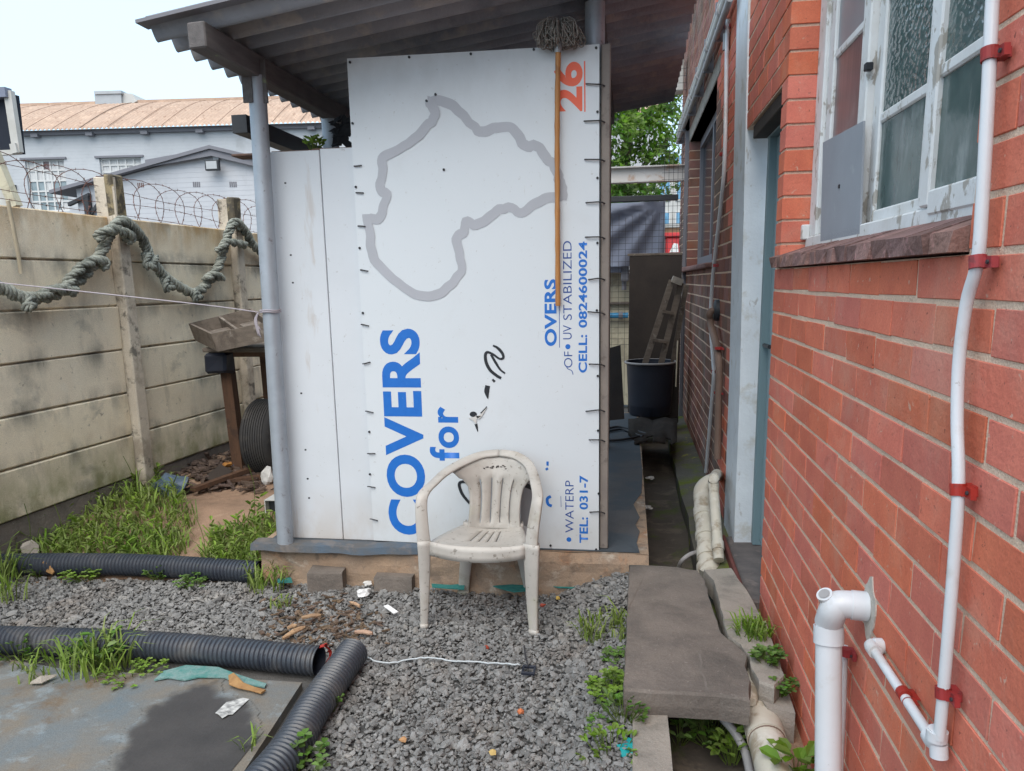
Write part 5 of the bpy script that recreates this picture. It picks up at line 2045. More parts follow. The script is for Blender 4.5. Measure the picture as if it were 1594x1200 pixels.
g.bevbox(a_.x, b_.x + 1.2, 20, 21.5, .0, a_.z - .06, .04)
g.build('body', m_redtruck, rt)
g = MB()
g.bevbox(a_.x - .06, b_.x + 1.25, 19.92, 21.55, a_.z - .06, a_.z + .04, .02)
g.build('rim', m_redtruck, rt)
g = MB()
c_ = U(1050, 386, y=19.98)
g.poly([c_ + Vector((-.12, 0, -.10)), c_ + Vector((.10, 0, -.10)), c_ + Vector((.08, 0, .10)), c_ + Vector((-.02, 0, .12))])
g.build('white_mark', m_white, rt)
# yard wall and machinery glimpsed through the gap
yw = thing('yard_wall', 'cream plastered wall glimpsed low between the pole and the dark board', 'wall', (-.3, 9.6, 0))
g = MB()
g.box(-1.6, .1, 10.2, 10.35, 0, U(960, 425, y=10.2).z)
g.build('wall', m_cream, yw)
g = MB()
for z in (1.32, 1.72):
    g.box(-1.6, .1, 10.12, 10.2, z, z + .03)
g.build('ledge', m_wood, yw)
bp_ = thing('blue_pipe', 'short bright blue pipe fixed across the cream wall', 'pipe', (-.1, 9.4, 1.2))
q = U(962, 491, y=10.1)
tubes(bp_, 'pipe', [(q.x - .9, 10.1, q.z), (q.x + .13, 10.1, q.z)], .036, m_bluepipe, 12, 0)
g = MB()
g.tube([(q.x + .01, 10.1, q.z), (q.x + .06, 10.1, q.z)], .05, 12)
g.build('pipe_clamp', m_barge, bp_)
vb = thing('vice_machine', 'small grey machine with a blue tray on top of the cream wall', 'machine', (-.2, 10, 1.7))
q = U(964, 418, y=9.9)
g = MB()
g.bevbox(q.x - .5, q.x + .03, 9.9, 10.1, q.z - .05, q.z + .035, .01)
g.build('tray', m_tarp, vb)
g = MB()
g.bevbox(q.x + .02, q.x + .12, 9.9, 10.1, q.z - .16, q.z + .06, .015)
g.tube([(q.x + .06, 10, q.z - .14), (q.x + .06, 10, 1.5)], .03, 8)
g.build('bracket', m_barge, vb)

# ================================================================== BACKGROUND
gb_ = thing('grey_building', 'large grey painted building with a terracotta corrugated roof beyond the fence', 'building', (-14, 23.5, 0))
BD = Vector((1, .107, 0)).normalized()
BN = Vector((BD.y, -BD.x, 0))                 # towards the camera
B0 = Vector((-19, 23, 0))


def UB(u, v, o=0):
    return UP(u, v, B0 + BN * o, BN)


def BP(p, o):
    return p + BN * o


def along(p):
    return (p - B0).dot(BD)


ze = UB(250, 195).z - .08
sL, sR = -6.0, 20.0


def bbox(g, s0, s1, o0, o1, z0, z1, org=None, d=None, n_=None):
    org, d, n_ = org or B0, d or BD, n_ or BN
    c = []
    for z in (z0, z1):
        for s_, o in ((s0, o1), (s1, o1), (s1, o0), (s0, o0)):
            p = org + d * s_ + n_ * o
            c.append((p.x, p.y, z))
    g.hexa(c)


def course_mat(name, base, c2, h):
    """painted brickwork far away: fine horizontal joint relief only"""
    m = M(name, base, c2, 1.2, .8, .2, stains=[((.25, .25, .25), 1.1, .60, .12, .35), ((.45, .46, .47), 6, .6, .1, .3)])
    N, L = m.node_tree.nodes, m.node_tree.links
    geo = N.new('ShaderNodeNewGeometry')
    sp_ = N.new('ShaderNodeSeparateXYZ')
    L.new(geo.outputs['Position'], sp_.inputs[0])
    dv = N.new('ShaderNodeMath')
    dv.operation = 'DIVIDE'
    dv.inputs[1].default_value = h
    L.new(sp_.outputs[2], dv.inputs[0])
    fr_ = N.new('ShaderNodeMath')
    fr_.operation = 'FRACT'
    L.new(dv.outputs[0], fr_.inputs[0])
    mr = N.new('ShaderNodeMapRange')
    mr.inputs['From Min'].default_value = 0
    mr.inputs['From Max'].default_value = .16
    L.new(fr_.outputs[0], mr.inputs['Value'])
    bp = N.new('ShaderNodeBump')
    bp.inputs['Strength'].default_value = .5
    bp.inputs['Distance'].default_value = .006
    L.new(mr.outputs[0], bp.inputs['Height'])
    L.new(bp.outputs[0], N['Principled BSDF'].inputs['Normal'])
    return m


m_gw1 = course_mat('grey_painted_brick', (.45, .465, .485), (.40, .415, .435), .10)
wins = [((38, 249), (99, 249), 330), ((154, 246), (219, 246), 300)]
g = MB()
wr = []
for (a, b, vb_) in wins:
    s0, s1 = along(UB(*a)), along(UB(*b))
    wr.append((s0, s1, UB(a[0], vb_).z, UB(*a).z))
xs_ = [sL] + [q for w_ in wr for q in (w_[0], w_[1])] + [sR]
for i in range(0, len(xs_), 2):
    bbox(g, xs_[i], xs_[i + 1], -.3, 0, 0, ze + .03)
for s0, s1, z0, z1 in wr:
    bbox(g, s0, s1, -.3, 0, z1, ze)
    bbox(g, s0, s1, -.3, 0, 0, z0)
g.build('wall', m_gw1, gb_)
for wi, (s0, s1, z0, z1) in enumerate(wr):
    g = MB()
    H_, W_ = z1 - z0, s1 - s0
    fw = .05
    bbox(g, s0, s1, -.16, -.08, z1 - fw, z1)
    bbox(g, s0, s1, -.16, -.08, z0, z0 + fw)
    ncol, nrow = 5, 5
    for k in range(ncol + 1):
        x = s0 + (W_ - fw) * k / ncol
        bbox(g, x, x + fw, -.16, -.08, z0 + fw, z1 - fw)
    for k in range(1, nrow):
        z = z0 + H_ * k / nrow
        bbox(g, s0 + fw, s1 - fw, -.155, -.085, z - fw / 2, z + fw / 2)
    wf = g.build('window', m_wframe, gb_)
    for k in range(ncol):
        for r_ in range(nrow):
            t = MB()
            a = s0 + (W_ - fw) * k / ncol + fw
            b = s0 + (W_ - fw) * (k + 1) / ncol
            bbox(t, a, b, -.125, -.115, z0 + H_ * r_ / nrow + fw / 2, z0 + H_ * (r_ + 1) / nrow - fw / 2)
            mt = m_curtain if (r_ >= 3 or wi == 1 or (k + r_) % 4 == 0) else m_paneG
            if wi == 0 and k == 2 and r_ == 4:
                mt = m_maroon
            t.build('pane', mt, wf)
    t = MB()
    bbox(t, s0 - .12, s1 + .1, -.02, .05, z1, z1 + .06)
    t.build('head_flashing', m_barge, wf)
g = MB()                       # corrugated sheet roof curving up to the ridge
pitch = .14
zr = UB(250, 156, -3.0).z
npr = int((sR - sL) / pitch * 4)
prof_r = []
for k in range(9):
    t_ = k / 8
    prof_r.append((.35 - 3.6 * t_, ze - .02 + (zr - ze) * (.55 * t_ + .45 * math.sin(t_ * math.pi / 2))))
ids = []
for i in range(npr + 1):
    s_ = sL + (sR - sL) * i / npr
    dz = .03 * math.cos(2 * math.pi * i / 4)
    ids.append([g.vert(B0 + BD * s_ + BN * o + Vector((0, 0, z + dz))) for o, z in prof_r])
for i in range(npr):
    for k in range(8):
        g.face((ids[i][k], ids[i + 1][k], ids[i + 1][k + 1], ids[i][k + 1]))
rf = g.build('roof', m_roofred, gb_, smooth='all')
g = MB()
for k in range(30):
    s_ = sL + .4 + k * .86
    pts = [B0 + BD * s_ + BN * o + Vector((0, 0, z + .035)) for o, z in prof_r]
    g.tube(pts, .008, 4)
g.build('sheet_lap', M('roof_lap', (.25, .165, .125), None, 5, .9, .1), rf)
g = MB()
o_, z_ = prof_r[-1]
bbox(g, sL, sR, o_ - .25, o_ + .18, z_ - .02, z_ + .07)
g.build('ridge_cap', m_roofred, rf)
g = MB()
bbox(g, sL, sR, .001, .14, ze - .14, ze + .0)
g.build('eave_board', m_barge, gb_)
for k in range(14):
    g = MB()
    s_ = sL + 1.2 + k * 1.75
    bbox(g, s_, s_ + .22, .02, .22, ze - .20, ze - .10)
    g.build('rafter_end', m_barge, gb_)
rv = [UB(148, 157, -3.2), UB(190, 157, -3.2), UB(195, 140, -3.2), UB(151, 143, -3.2)]
g = MB()
p1, p2, p3 = UB(148, 158, -2.9), UB(189, 157, -2.9), UB(150, 147, -2.9)
hgt = p3.z - p1.z
bbox(g, along(p1), along(p2), -4.0, -2.9, p1.z - .25, p1.z + hgt)
rb = g.build('vent_box', m_galv, gb_)
g = MB()
bbox(g, along(p1) + .03, along(p2) + .05, -4.1, -2.85, p1.z + hgt, p1.z + hgt + .10)
g.build('vent_lid', m_galv, rb)
g = MB()
a_, b_ = along(p2), along(UB(211, 157, -2.9))
zt2 = p1.z + hgt + .06
g.prism([BP(B0 + BD * a_ + Vector((0, 0, zt2)), -3.0), BP(B0 + BD * (a_ + .35) + Vector((0, 0, zt2 - .04)), -3.0), BP(B0 + BD * b_ + Vector((0, 0, p1.z)), -3.0), BP(B0 + BD * a_ + Vector((0, 0, p1.z - .2)), -3.0)], -BN * .9)
g.build('vent_duct', m_farwall, rb)
g = MB()
q = UB(22, 292, .04)
bbox(g, along(q) - .06, along(q) + .06, 0, .08, q.z - .08, q.z + .08)
g.build('wall_vent', m_blacksteel, gb_)

# nearer gabled outbuilding
ob = thing('gabled_outbuilding', 'smaller grey gabled building with floodlight, in front of the large grey building', 'building', (-7.5, 13.5, 0))
m_gw2 = course_mat('grey_painted_brick_near', (.47, .485, .515), (.42, .435, .465), .085)
YG = 13.5
apex, le = U(333, 232, y=YG), U(86, 300, y=YG)
sl = (apex.z - le.z) / (apex.x - le.x)
sl2 = .26
g = MB()
xl, xr_ = U(118, 290, y=YG).x, apex.x + 3.2
zl, zrr = apex.z - .035 - sl * (apex.x - xl), apex.z - .035 - sl2 * (xr_ - apex.x)
g.prism([(xl, YG, 0), (xr_, YG, 0), (xr_, YG, zrr), (apex.x, YG, apex.z - .035), (xl, YG, zl)], (0, 4, 0))
g.build('wall', m_gw2, ob)
g = MB()
ml = U(232, 252, y=YG)
for a, b, hh in (((ml.x, ml.z + .02), (apex.x, apex.z), .13), ((apex.x, apex.z), (xr_ + .2, apex.z - sl2 * (xr_ + .2 - apex.x)), .13)):
    g.prism([(a[0], YG - .12, a[1] - hh), (b[0], YG - .12, b[1] - hh), (b[0], YG - .12, b[1]), (a[0], YG - .12, a[1])], (0, .04, 0))
g.build('barge_board', m_barge, ob)
g = MB()
for a, b in (((le.x, le.z), (apex.x, apex.z + .015)), ((apex.x, apex.z + .015), (xr_ + .2, apex.z + .015 - sl2 * (xr_ + .2 - apex.x)))):
    g.prism([(a[0], YG - .16, a[1] - .03), (b[0], YG - .16, b[1] - .03), (b[0], YG - .16, b[1] + .03), (a[0], YG - .16, a[1] + .03)], (0, 4.4, 0))
g.build('roof', m_barge, ob)
g = MB()
q = U(133, 297, y=YG)
g.obox((q.x - .1, YG - .06, q.z - .16), (.22, 0, .08), (0, .04, 0), (0, 0, .03))
g.obox((q.x + .06, YG - .06, q.z - .42), (.05, 0, .02), (0, .05, 0), (0, 0, .28))
g.obox((q.x + .22, YG - .06, q.z - .30), (.22, 0, .22), (0, .02, 0), (.02, 0, -.02))
g.build('eave_bracket', m_blacksteel, ob)
lp = U(330, 257, y=YG - .2)
g = MB()
g.bevbox(lp.x - .13, lp.x + .13, YG - .22, YG - .14, lp.z - .09, lp.z + .09, .01)
fl = g.build('floodlight', m_blacksteel, ob)
g = MB()
g.box(lp.x - .10, lp.x + .10, YG - .226, YG - .221, lp.z - .065, lp.z + .065)
g.build('glass', m_lamp, fl)
g = MB()
g.box(lp.x - .02, lp.x + .02, YG - .14, YG, lp.z - .02, lp.z + .02)
g.box(lp.x - .05, lp.x + .05, YG - .05, YG - .001, lp.z + .10, lp.z + .24)
g.build('bracket', m_galv, fl)
for u in (306, 363):
    g = MB()
    for k in range(4):
        q = U(u - 4.5 + k * 3.0, 287, y=YG)
        g.box(q.x - .012, q.x + .012, YG - .008, YG + .01, q.z - .045, q.z + .045)
    g.build('air_brick', m_barge, ob)
q = U(219, 288, y=YG)
g = MB()
for k in range(4):
    g.box(q.x - .06 + k * .035, q.x - .045 + k * .035, YG - .006, YG + .01, q.z - .04, q.z + .04)
g.build('air_brick', m_rust, ob)

# corner of the neighbouring roof at the left edge
nr = thing('neighbour_roof', 'corner of a neighbouring roof with dark soffit and pale gutter at the far left', 'roof', (-7, 8, 3))
c_t, c_b = U(19, 146, y=8.0), U(29, 238, y=8.0)
g = MB()
g.prism([(c_t.x - 3, 8, c_t.z), (c_t.x, 8, c_t.z), (c_b.x, 8, c_b.z), (c_b.x - 3, 8, c_b.z)], (0, .10, 0))
g.build('soffit', m_soffit, nr)
g = MB()
g.bar((c_t.x - .01, 7.97, c_t.z + .02), (c_b.x + .02, 7.97, c_b.z), .09, .06, (0, 1, 0))
g.build('barge', m_gutterw, nr)
g = MB()
g.bar((c_t.x - 3, 7.95, c_t.z + .0), (c_t.x + .0, 7.95, c_t.z - .0), .1, .10, (0, 0, 1))
g.build('gutter', m_tarp, nr)
g = MB()
g.bar((c_b.x - 3, 7.95, c_b.z - .02), (c_b.x + .03, 7.95, c_b.z), .05, .05, (0, 0, 1))
g.bar((c_b.x - .02, 7.95, c_b.z + .03), (c_b.x + .05, 7.95, c_b.z + .04), .08, .1, (0, 0, 1))
g.build('fascia', m_gutterw, nr)
g = MB()
a_, b_ = U(-14, 228, y=7.6), U(25, 322, y=7.6)
g.bar(a_, b_, .10, .09, (0, 1, 0))
g.build('lower_gutter', m_cream, nr)
g = MB()
a_, b_ = U(-20, 268, y=7.62), U(14, 325, y=7.62)
g.bar(a_, b_, .20, .05, (0, 1, 0))
g.build('lower_fascia', m_gutterw, nr)

# tree and town behind the alley
tr = thing('broadleaf_tree', 'sunlit broadleaf tree rising beyond the alley mesh', 'tree', (-.2, 20, 0))
g = MB()
g.tube([(-.4, 20, 0), (-.35, 20, 2.5), (-.2, 20.1, 4.2), (.1, 20, 6)], [.24, .2, .15, .07], 10)
for dx, dz, s_ in ((-1.6, 1.9, 3.0), (1.3, 1.7, 3.4), (.7, 2.5, 4.0), (-1.1, 2.6, 3.8)):
    g.tube([(-.3, 20, s_), (-.3 + dx * .5, 20.1, s_ + dz * .6), (-.3 + dx, 20, s_ + dz)], [.1, .07, .03], 6)
g.build('trunk', m_bark2, tr, smooth=True)
R6 = np.random.default_rng(6)
g = MB()
clumps = []
for k in range(95):
    th_, ph_ = R6.uniform(0, 2 * math.pi), math.acos(R6.uniform(-1, 1))
    rr = R6.uniform(.35, 1) ** .6
    clumps.append((np.array([-.5 + 2.15 * rr * math.sin(ph_) * math.cos(th_), 20 + 1.6 * rr * math.sin(ph_) * math.sin(th_), 4.7 + 2.5 * rr * math.cos(ph_)]), R6.uniform(.22, .48), R6.uniform(0, 1)))
for u, v in ((1020, 195), (1035, 215), (1042, 235), (1030, 170), (1040, 190), (1028, 245), (1012, 180), (985, 190), (965, 200), (975, 240), (1000, 240), (960, 260), (1010, 300), (970, 300), (985, 290), (955, 230), (990, 215)):
    clumps.append((np.array(U(u, v, y=19.2)), .26, R6.uniform(0, 1)))
for c_, rad, sh in clumps:
    for k in range(int(330 * rad)):
        d = R6.normal(size=3)
        d /= np.linalg.norm(d)
        p = Vector(c_ + d * rad * R6.uniform(.3, 1) ** .5 * np.array([1.25, 1, .75]))
        a = Vector(R6.normal(size=3)).normalized()
        b = a.orthogonal().normalized()
        b = (b + a.cross(b) * R6.uniform(-1, 1)).normalized()
        s_ = R6.uniform(.05, .10)
        g.a = min(1, max(0, sh * .6 + R6.uniform(0, .5)))
        g.poly([p - a * s_, p - a * s_ * .1 + b * s_ * .45, p + a * s_, p - a * s_ * .1 - b * s_ * .45])
g.build('crown', m_tree, tr, attr=True, fixn=False)
ft = thing('office_block', 'distant pale office block with blue glass beyond the tree', 'building', (2.0, 40, 0))
YO = 40
ox0, ox1 = U(1012, 250, y=YO).x, U(1120, 250, y=YO).x
ztop = U(1050, 237, y=YO).z
zpar = U(1050, 258, y=YO).z
g = MB()
g.box(ox0, ox1, YO, YO + 8, 0, zpar)
g.build('wall', m_farwall, ft)
g = MB()
g.box(U(1018, 240, y=YO).x, ox1, YO + 1, YO + 7, zpar, ztop)
up_ = g.build('upper_storey', m_bluegl, ft)
g = MB()
for k in range(9):
    x = U(1018, 240, y=YO).x + .1 + k * .55
    g.box(x, x + .06, YO + .94, YO + 1, zpar, ztop)
g.build('mullion', m_farwall, up_)
for zc in (U(1050, 296, y=YO).z, U(1050, 345, y=YO).z):
    for k in range(5):
        x = ox0 + .4 + k * .85
        g = MB()
        g.box(x, x + .62, YO - .06, YO, zc - .5, zc + .5)
        wn = g.build('window', m_wframe, ft)
        t = MB()
        t.box(x + .06, x + .28, YO - .075, YO - .061, zc - .42, zc + .42)
        t.box(x + .34, x + .56, YO - .075, YO - .061, zc - .42, zc + .42)
        t.build('pane', m_bluegl, wn)
bw = thing('far_brick_wall', 'low brown brick wall in front of the distant office block', 'wall', (1.5, 30, 0))
g = MB()
yb_ = 30
g.box(U(1000, 360, y=yb_).x, U(1110, 360, y=yb_).x, yb_, yb_ + .3, 0, U(1045, 354, y=yb_).z)
g.build('wall', M('far_brown_brick', (.33, .19, .11), (.27, .16, .10), 3, .9, .1), bw)
g = MB()
g.box(U(1000, 352, y=yb_).x, U(1110, 352, y=yb_).x, yb_ - .05, yb_ + .35, U(1045, 354, y=yb_).z, U(1045, 348, y=yb_).z)
g.build('coping', m_farwall, bw)

# ================================================================== LOOSE GRAVEL


def zone_ok(x, y):
    if x > .015 or y > 3.79 + .02:
        return False
    return True


pipes2d = []


def near_line(x, y, a, b, r):
    ax_, ay = a
    bx_, by_ = b
    t_ = max(0, min(1, ((x - ax_) * (bx_ - ax_) + (y - ay) * (by_ - ay)) / ((bx_ - ax_) ** 2 + (by_ - ay) ** 2)))
    return math.hypot(x - ax_ - t_ * (bx_ - ax_), y - ay - t_ * (by_ - ay)) < r


pm0, pm1 = U(0, 996, z=.07), U(497, 1029, z=.062)
pb0, pb1 = U(0, 879, z=.075), U(404, 891, z=.065)
pd0, pd1 = U(549, 1016, z=.07), Vector((-1.225, 1.45, .06))


def side(x, y, a, b):
    return (b.x - a.x) * (y - a.y) - (b.y - a.y) * (x - a.x)


stones = []
rg = np.random.default_rng(21)
for k in range(62000):
    x, y = rg.uniform(-3.9, .02), rg.uniform(1.75, 3.85)
    # right field: right of the diagonal pipe; left field: between the two long pipes
    right = x > pd1.x + (pd0.x - pd1.x) * (y - pd1.y) / (pd0.y - pd1.y) + .02 if y < pd0.y else True
    if y < pd0.y and not right:
        continue
    if side(x, y, pm0, pm1) < 0.0 and x < pd0.x:
        continue
    if side(x, y, pb0, pb1) > -.01 and x < pb1.x + .1:
        continue
    if x > -.03 and y < 3.6 and rg.uniform() < .2:
        continue
    hp_ = proj((x, y, 0))
    if hp_[0] < -60 or hp_[1] > 1260 or hp_[0] > 1010:
        continue
    stones.append((x, y))
ico = bmesh.new()
bmesh.ops.create_icosphere(ico, subdivisions=1, radius=1)
bv = np.array([v.co[:] for v in ico.verts])
bf = np.array([[v.index for v in f.verts] for f in ico.faces])
ico.free()
nS = len(stones)
V = np.empty((nS, len(bv), 3))
variants = []
for k in range(40):
    q = bv.copy()
    for _ in range(5):                 # cut facets: crushed stone
        d = rg.normal(size=3)
        d /= np.linalg.norm(d)
        h = rg.uniform(.45, .8)
        over = q @ d - h
        q = q - np.outer(np.maximum(over, 0), d)
    variants.append(q * rg.uniform(.8, 1.2, 3))
for i, (x, y) in enumerate(stones):
    q = variants[rg.integers(40)]
    s_ = .0093 * math.exp(rg.normal(0, .38))
    e = Euler((rg.uniform(-.7, .7), rg.uniform(-.7, .7), rg.uniform(0, 6.28))).to_matrix()
    q = (q * np.array([1.2, .95, .52]) * s_) @ np.array(e).T
    V[i] = q + np.array([x, y, gravel_h(x, y) + rg.uniform(-.008, .012)])
me = bpy.data.meshes.new('gravel')
nvb, nfb = len(bv), len(bf)
me.vertices.add(nS * nvb)
me.vertices.foreach_set('co', V.ravel())
F = (bf[None] + (np.arange(nS) * nvb)[:, None, None]).reshape(-1, 3)
me.loops.add(F.size)
me.loops.foreach_set('vertex_index', F.ravel().astype(np.int32))
me.polygons.add(len(F))
me.polygons.foreach_set('loop_start', np.arange(0, F.size, 3, dtype=np.int32))
me.polygons.foreach_set('loop_total', np.full(len(F), 3, dtype=np.int32))
at = me.attributes.new('rnd', 'FLOAT', 'FACE')
at.data.foreach_set('value', np.repeat(rg.uniform(0, 1, nS), nfb).astype(np.float32))
me.update()
me.polygons.foreach_set('use_smooth', np.zeros(len(F), dtype=bool))
me.validate()
me.materials.append(m_stone)
go = bpy.data.objects.new('gravel', me)
COL.objects.link(go)
go['kind'] = 'stuff'
go['label'] = 'grey crushed stone gravel spread between the pipes and the shelter'

# ================================================================== GRASS AND WEEDS


def blade(g, p, h, w_, ang, lean, R):
    d = Vector((math.cos(ang), math.sin(ang), 0))
    s_ = Vector((-d.y, d.x, 0)) * w_
    q0, q1, q2, q3 = p, p + d * h * lean * .25 + Vector((0, 0, h * .45)), p + d * h * lean * .65 + Vector((0, 0, h * .8)), p + d * h * lean * 1.15 + Vector((0, 0, h * (.95 - .25 * lean)))
    a = [g.vert(q0 - s_ * .7), g.vert(q0 + s_ * .7), g.vert(q1 - s_), g.vert(q1 + s_), g.vert(q2 - s_ * .7), g.vert(q2 + s_ * .7), g.vert(q3)]
    g.a = R.random()
    g.face((a[0], a[1], a[3], a[2]))
    g.face((a[2], a[3], a[5], a[4]))
    g.face((a[4], a[5], a[6]))


def in_poly(x, y, P):
    r, j = False, len(P) - 1
    for i in range(len(P)):
        if (P[i][1] > y) != (P[j][1] > y) and x < (P[j][0] - P[i][0]) * (y - P[i][1]) / (P[j][1] - P[i][1]) + P[i][0]:
            r = not r
        j = i
    return r


def leaf(g, p, d, n_, L_, W_, R, cup=.15):
    d = d.normalized()
    s_ = d.cross(n_).normalized()
    n_ = s_.cross(d)
    g.a = R.random()
    pts = [p, p + d * L_ * .3 + s_ * W_ * .8 + n_ * L_ * cup, p + d * L_ * .75 + s_ * W_ * .85 + n_ * L_ * cup, p + d * L_ + n_ * 0, p + d * L_ * .75 - s_ * W_ * .85 + n_ * L_ * cup, p + d * L_ * .3 - s_ * W_ * .8 + n_ * L_ * cup]
    ids_ = [g.vert(q) for q in pts]
    m_ = g.vert(p + d * L_ * .5 - n_ * L_ * .04)
    for i in range(6):
        g.face((ids_[i], ids_[(i + 1) % 6], m_))


Rg = random.Random(31)
g = MB()
polys = [([(-40, 800), (60, 792), (140, 775), (215, 768), (268, 778), (300, 815), (290, 845), (250, 868), (-40, 868)], 3000, .185), ([(318, 862), (330, 835), (380, 815), (430, 808), (432, 850), (410, 872), (320, 872)], 700, .15)]
for P, cnt, hh in polys:
    n_ = 0
    while n_ < cnt:
        u, v = Rg.uniform(-40, 435), Rg.uniform(765, 875)
        if not in_poly(u, v, P):
            continue
        p = U(u, v, z=.10)
        p.z = soil_h(p.x, p.y) - .005
        p.x += Rg.uniform(-.05, .05)
        e_ = .45 + .55 * Rg.random()
        blade(g, p, hh * e_ * (1.35 if Rg.random() < .12 else .9) * (.75 + .35 * nz2(p.x * 1.6, p.y * 1.6)), Rg.uniform(.003, .0066), Rg.uniform(0, 6.28), Rg.uniform(.2, 1.25), Rg)
        n_ += 1
for P, cnt in ((polys[0][0], 80), (polys[1][0], 20)):
    n_ = 0
    while n_ < cnt:
        u, v = Rg.uniform(-40, 435), Rg.uniform(775, 875)
        if not in_poly(u, v, P):
            continue
        n_ += 1
        p = U(u, v, z=.10)
        p.z = soil_h(p.x, p.y)
        for q_ in range(7):
            aa = Rg.uniform(0, 6.28)
            leaf(g, p + Vector((0, 0, Rg.uniform(.02, .15))), Vector((math.cos(aa), math.sin(aa), Rg.uniform(.1, 1))), Vector((Rg.uniform(-.3, .3), Rg.uniform(-.3, .3), 1)), Rg.uniform(.03, .075), Rg.uniform(.006, .014), Rg)
gr = g.build('grass', m_grass, None, attr=True, fixn=False)
gr['kind'] = 'stuff'
gr['label'] = 'long green grass growing below the concrete fence'


def weed(name, base, r, h, n_, L_, label, kind='broad', mat=None, seed=0, group=None):
    R = random.Random(seed * 7 + 3)
    th = thing(name, label, 'weed', base, group)
    g, gs = MB(), MB()
    for k in range(n_):
        a, rr = R.uniform(0, 6.28), r * math.sqrt(R.random())
        zt = h * R.uniform(.25, 1) * (1 - .5 * rr / max(r, 1e-3))
        p = Vector(base) + Vector((math.cos(a) * rr, math.sin(a) * rr, zt))
        if kind == 'grass':
            blade(g, Vector(base) + Vector((math.cos(a) * rr, math.sin(a) * rr, -.01)), h * R.uniform(.5, 1.1), .0042, R.uniform(0, 6.28), R.uniform(.2, 1), R)
            continue
        gs.tube([Vector(base) + Vector((math.cos(a) * rr * .4, math.sin(a) * rr * .4, -.02)), p], .0016, 4, caps=False)
        if kind == 'clover':
            t0_ = R.uniform(0, 2)
            for q in range(3):
                aa = t0_ + q * 2.09
                leaf(g, p, Vector((math.cos(aa), math.sin(aa), .1)), Vector((R.uniform(-.2, .2), R.uniform(-.2, .2), 1)), L_, L_ * .48, R)
        else:
            for q in range(2):
                aa = a + R.uniform(-1.2, 1.2)
                leaf(g, p, Vector((math.cos(aa), math.sin(aa), R.uniform(.1, .8))), Vector((R.uniform(-.4, .4), R.uniform(-.4, .4), 1)), L_ * R.uniform(.7, 1.2), L_ * .3, R)
    g.build('leaves', mat or m_leaf, th, attr=True, fixn=False)
    if gs.v:
        gs.build('stems', m_grass, th, fixn=False)
    return th


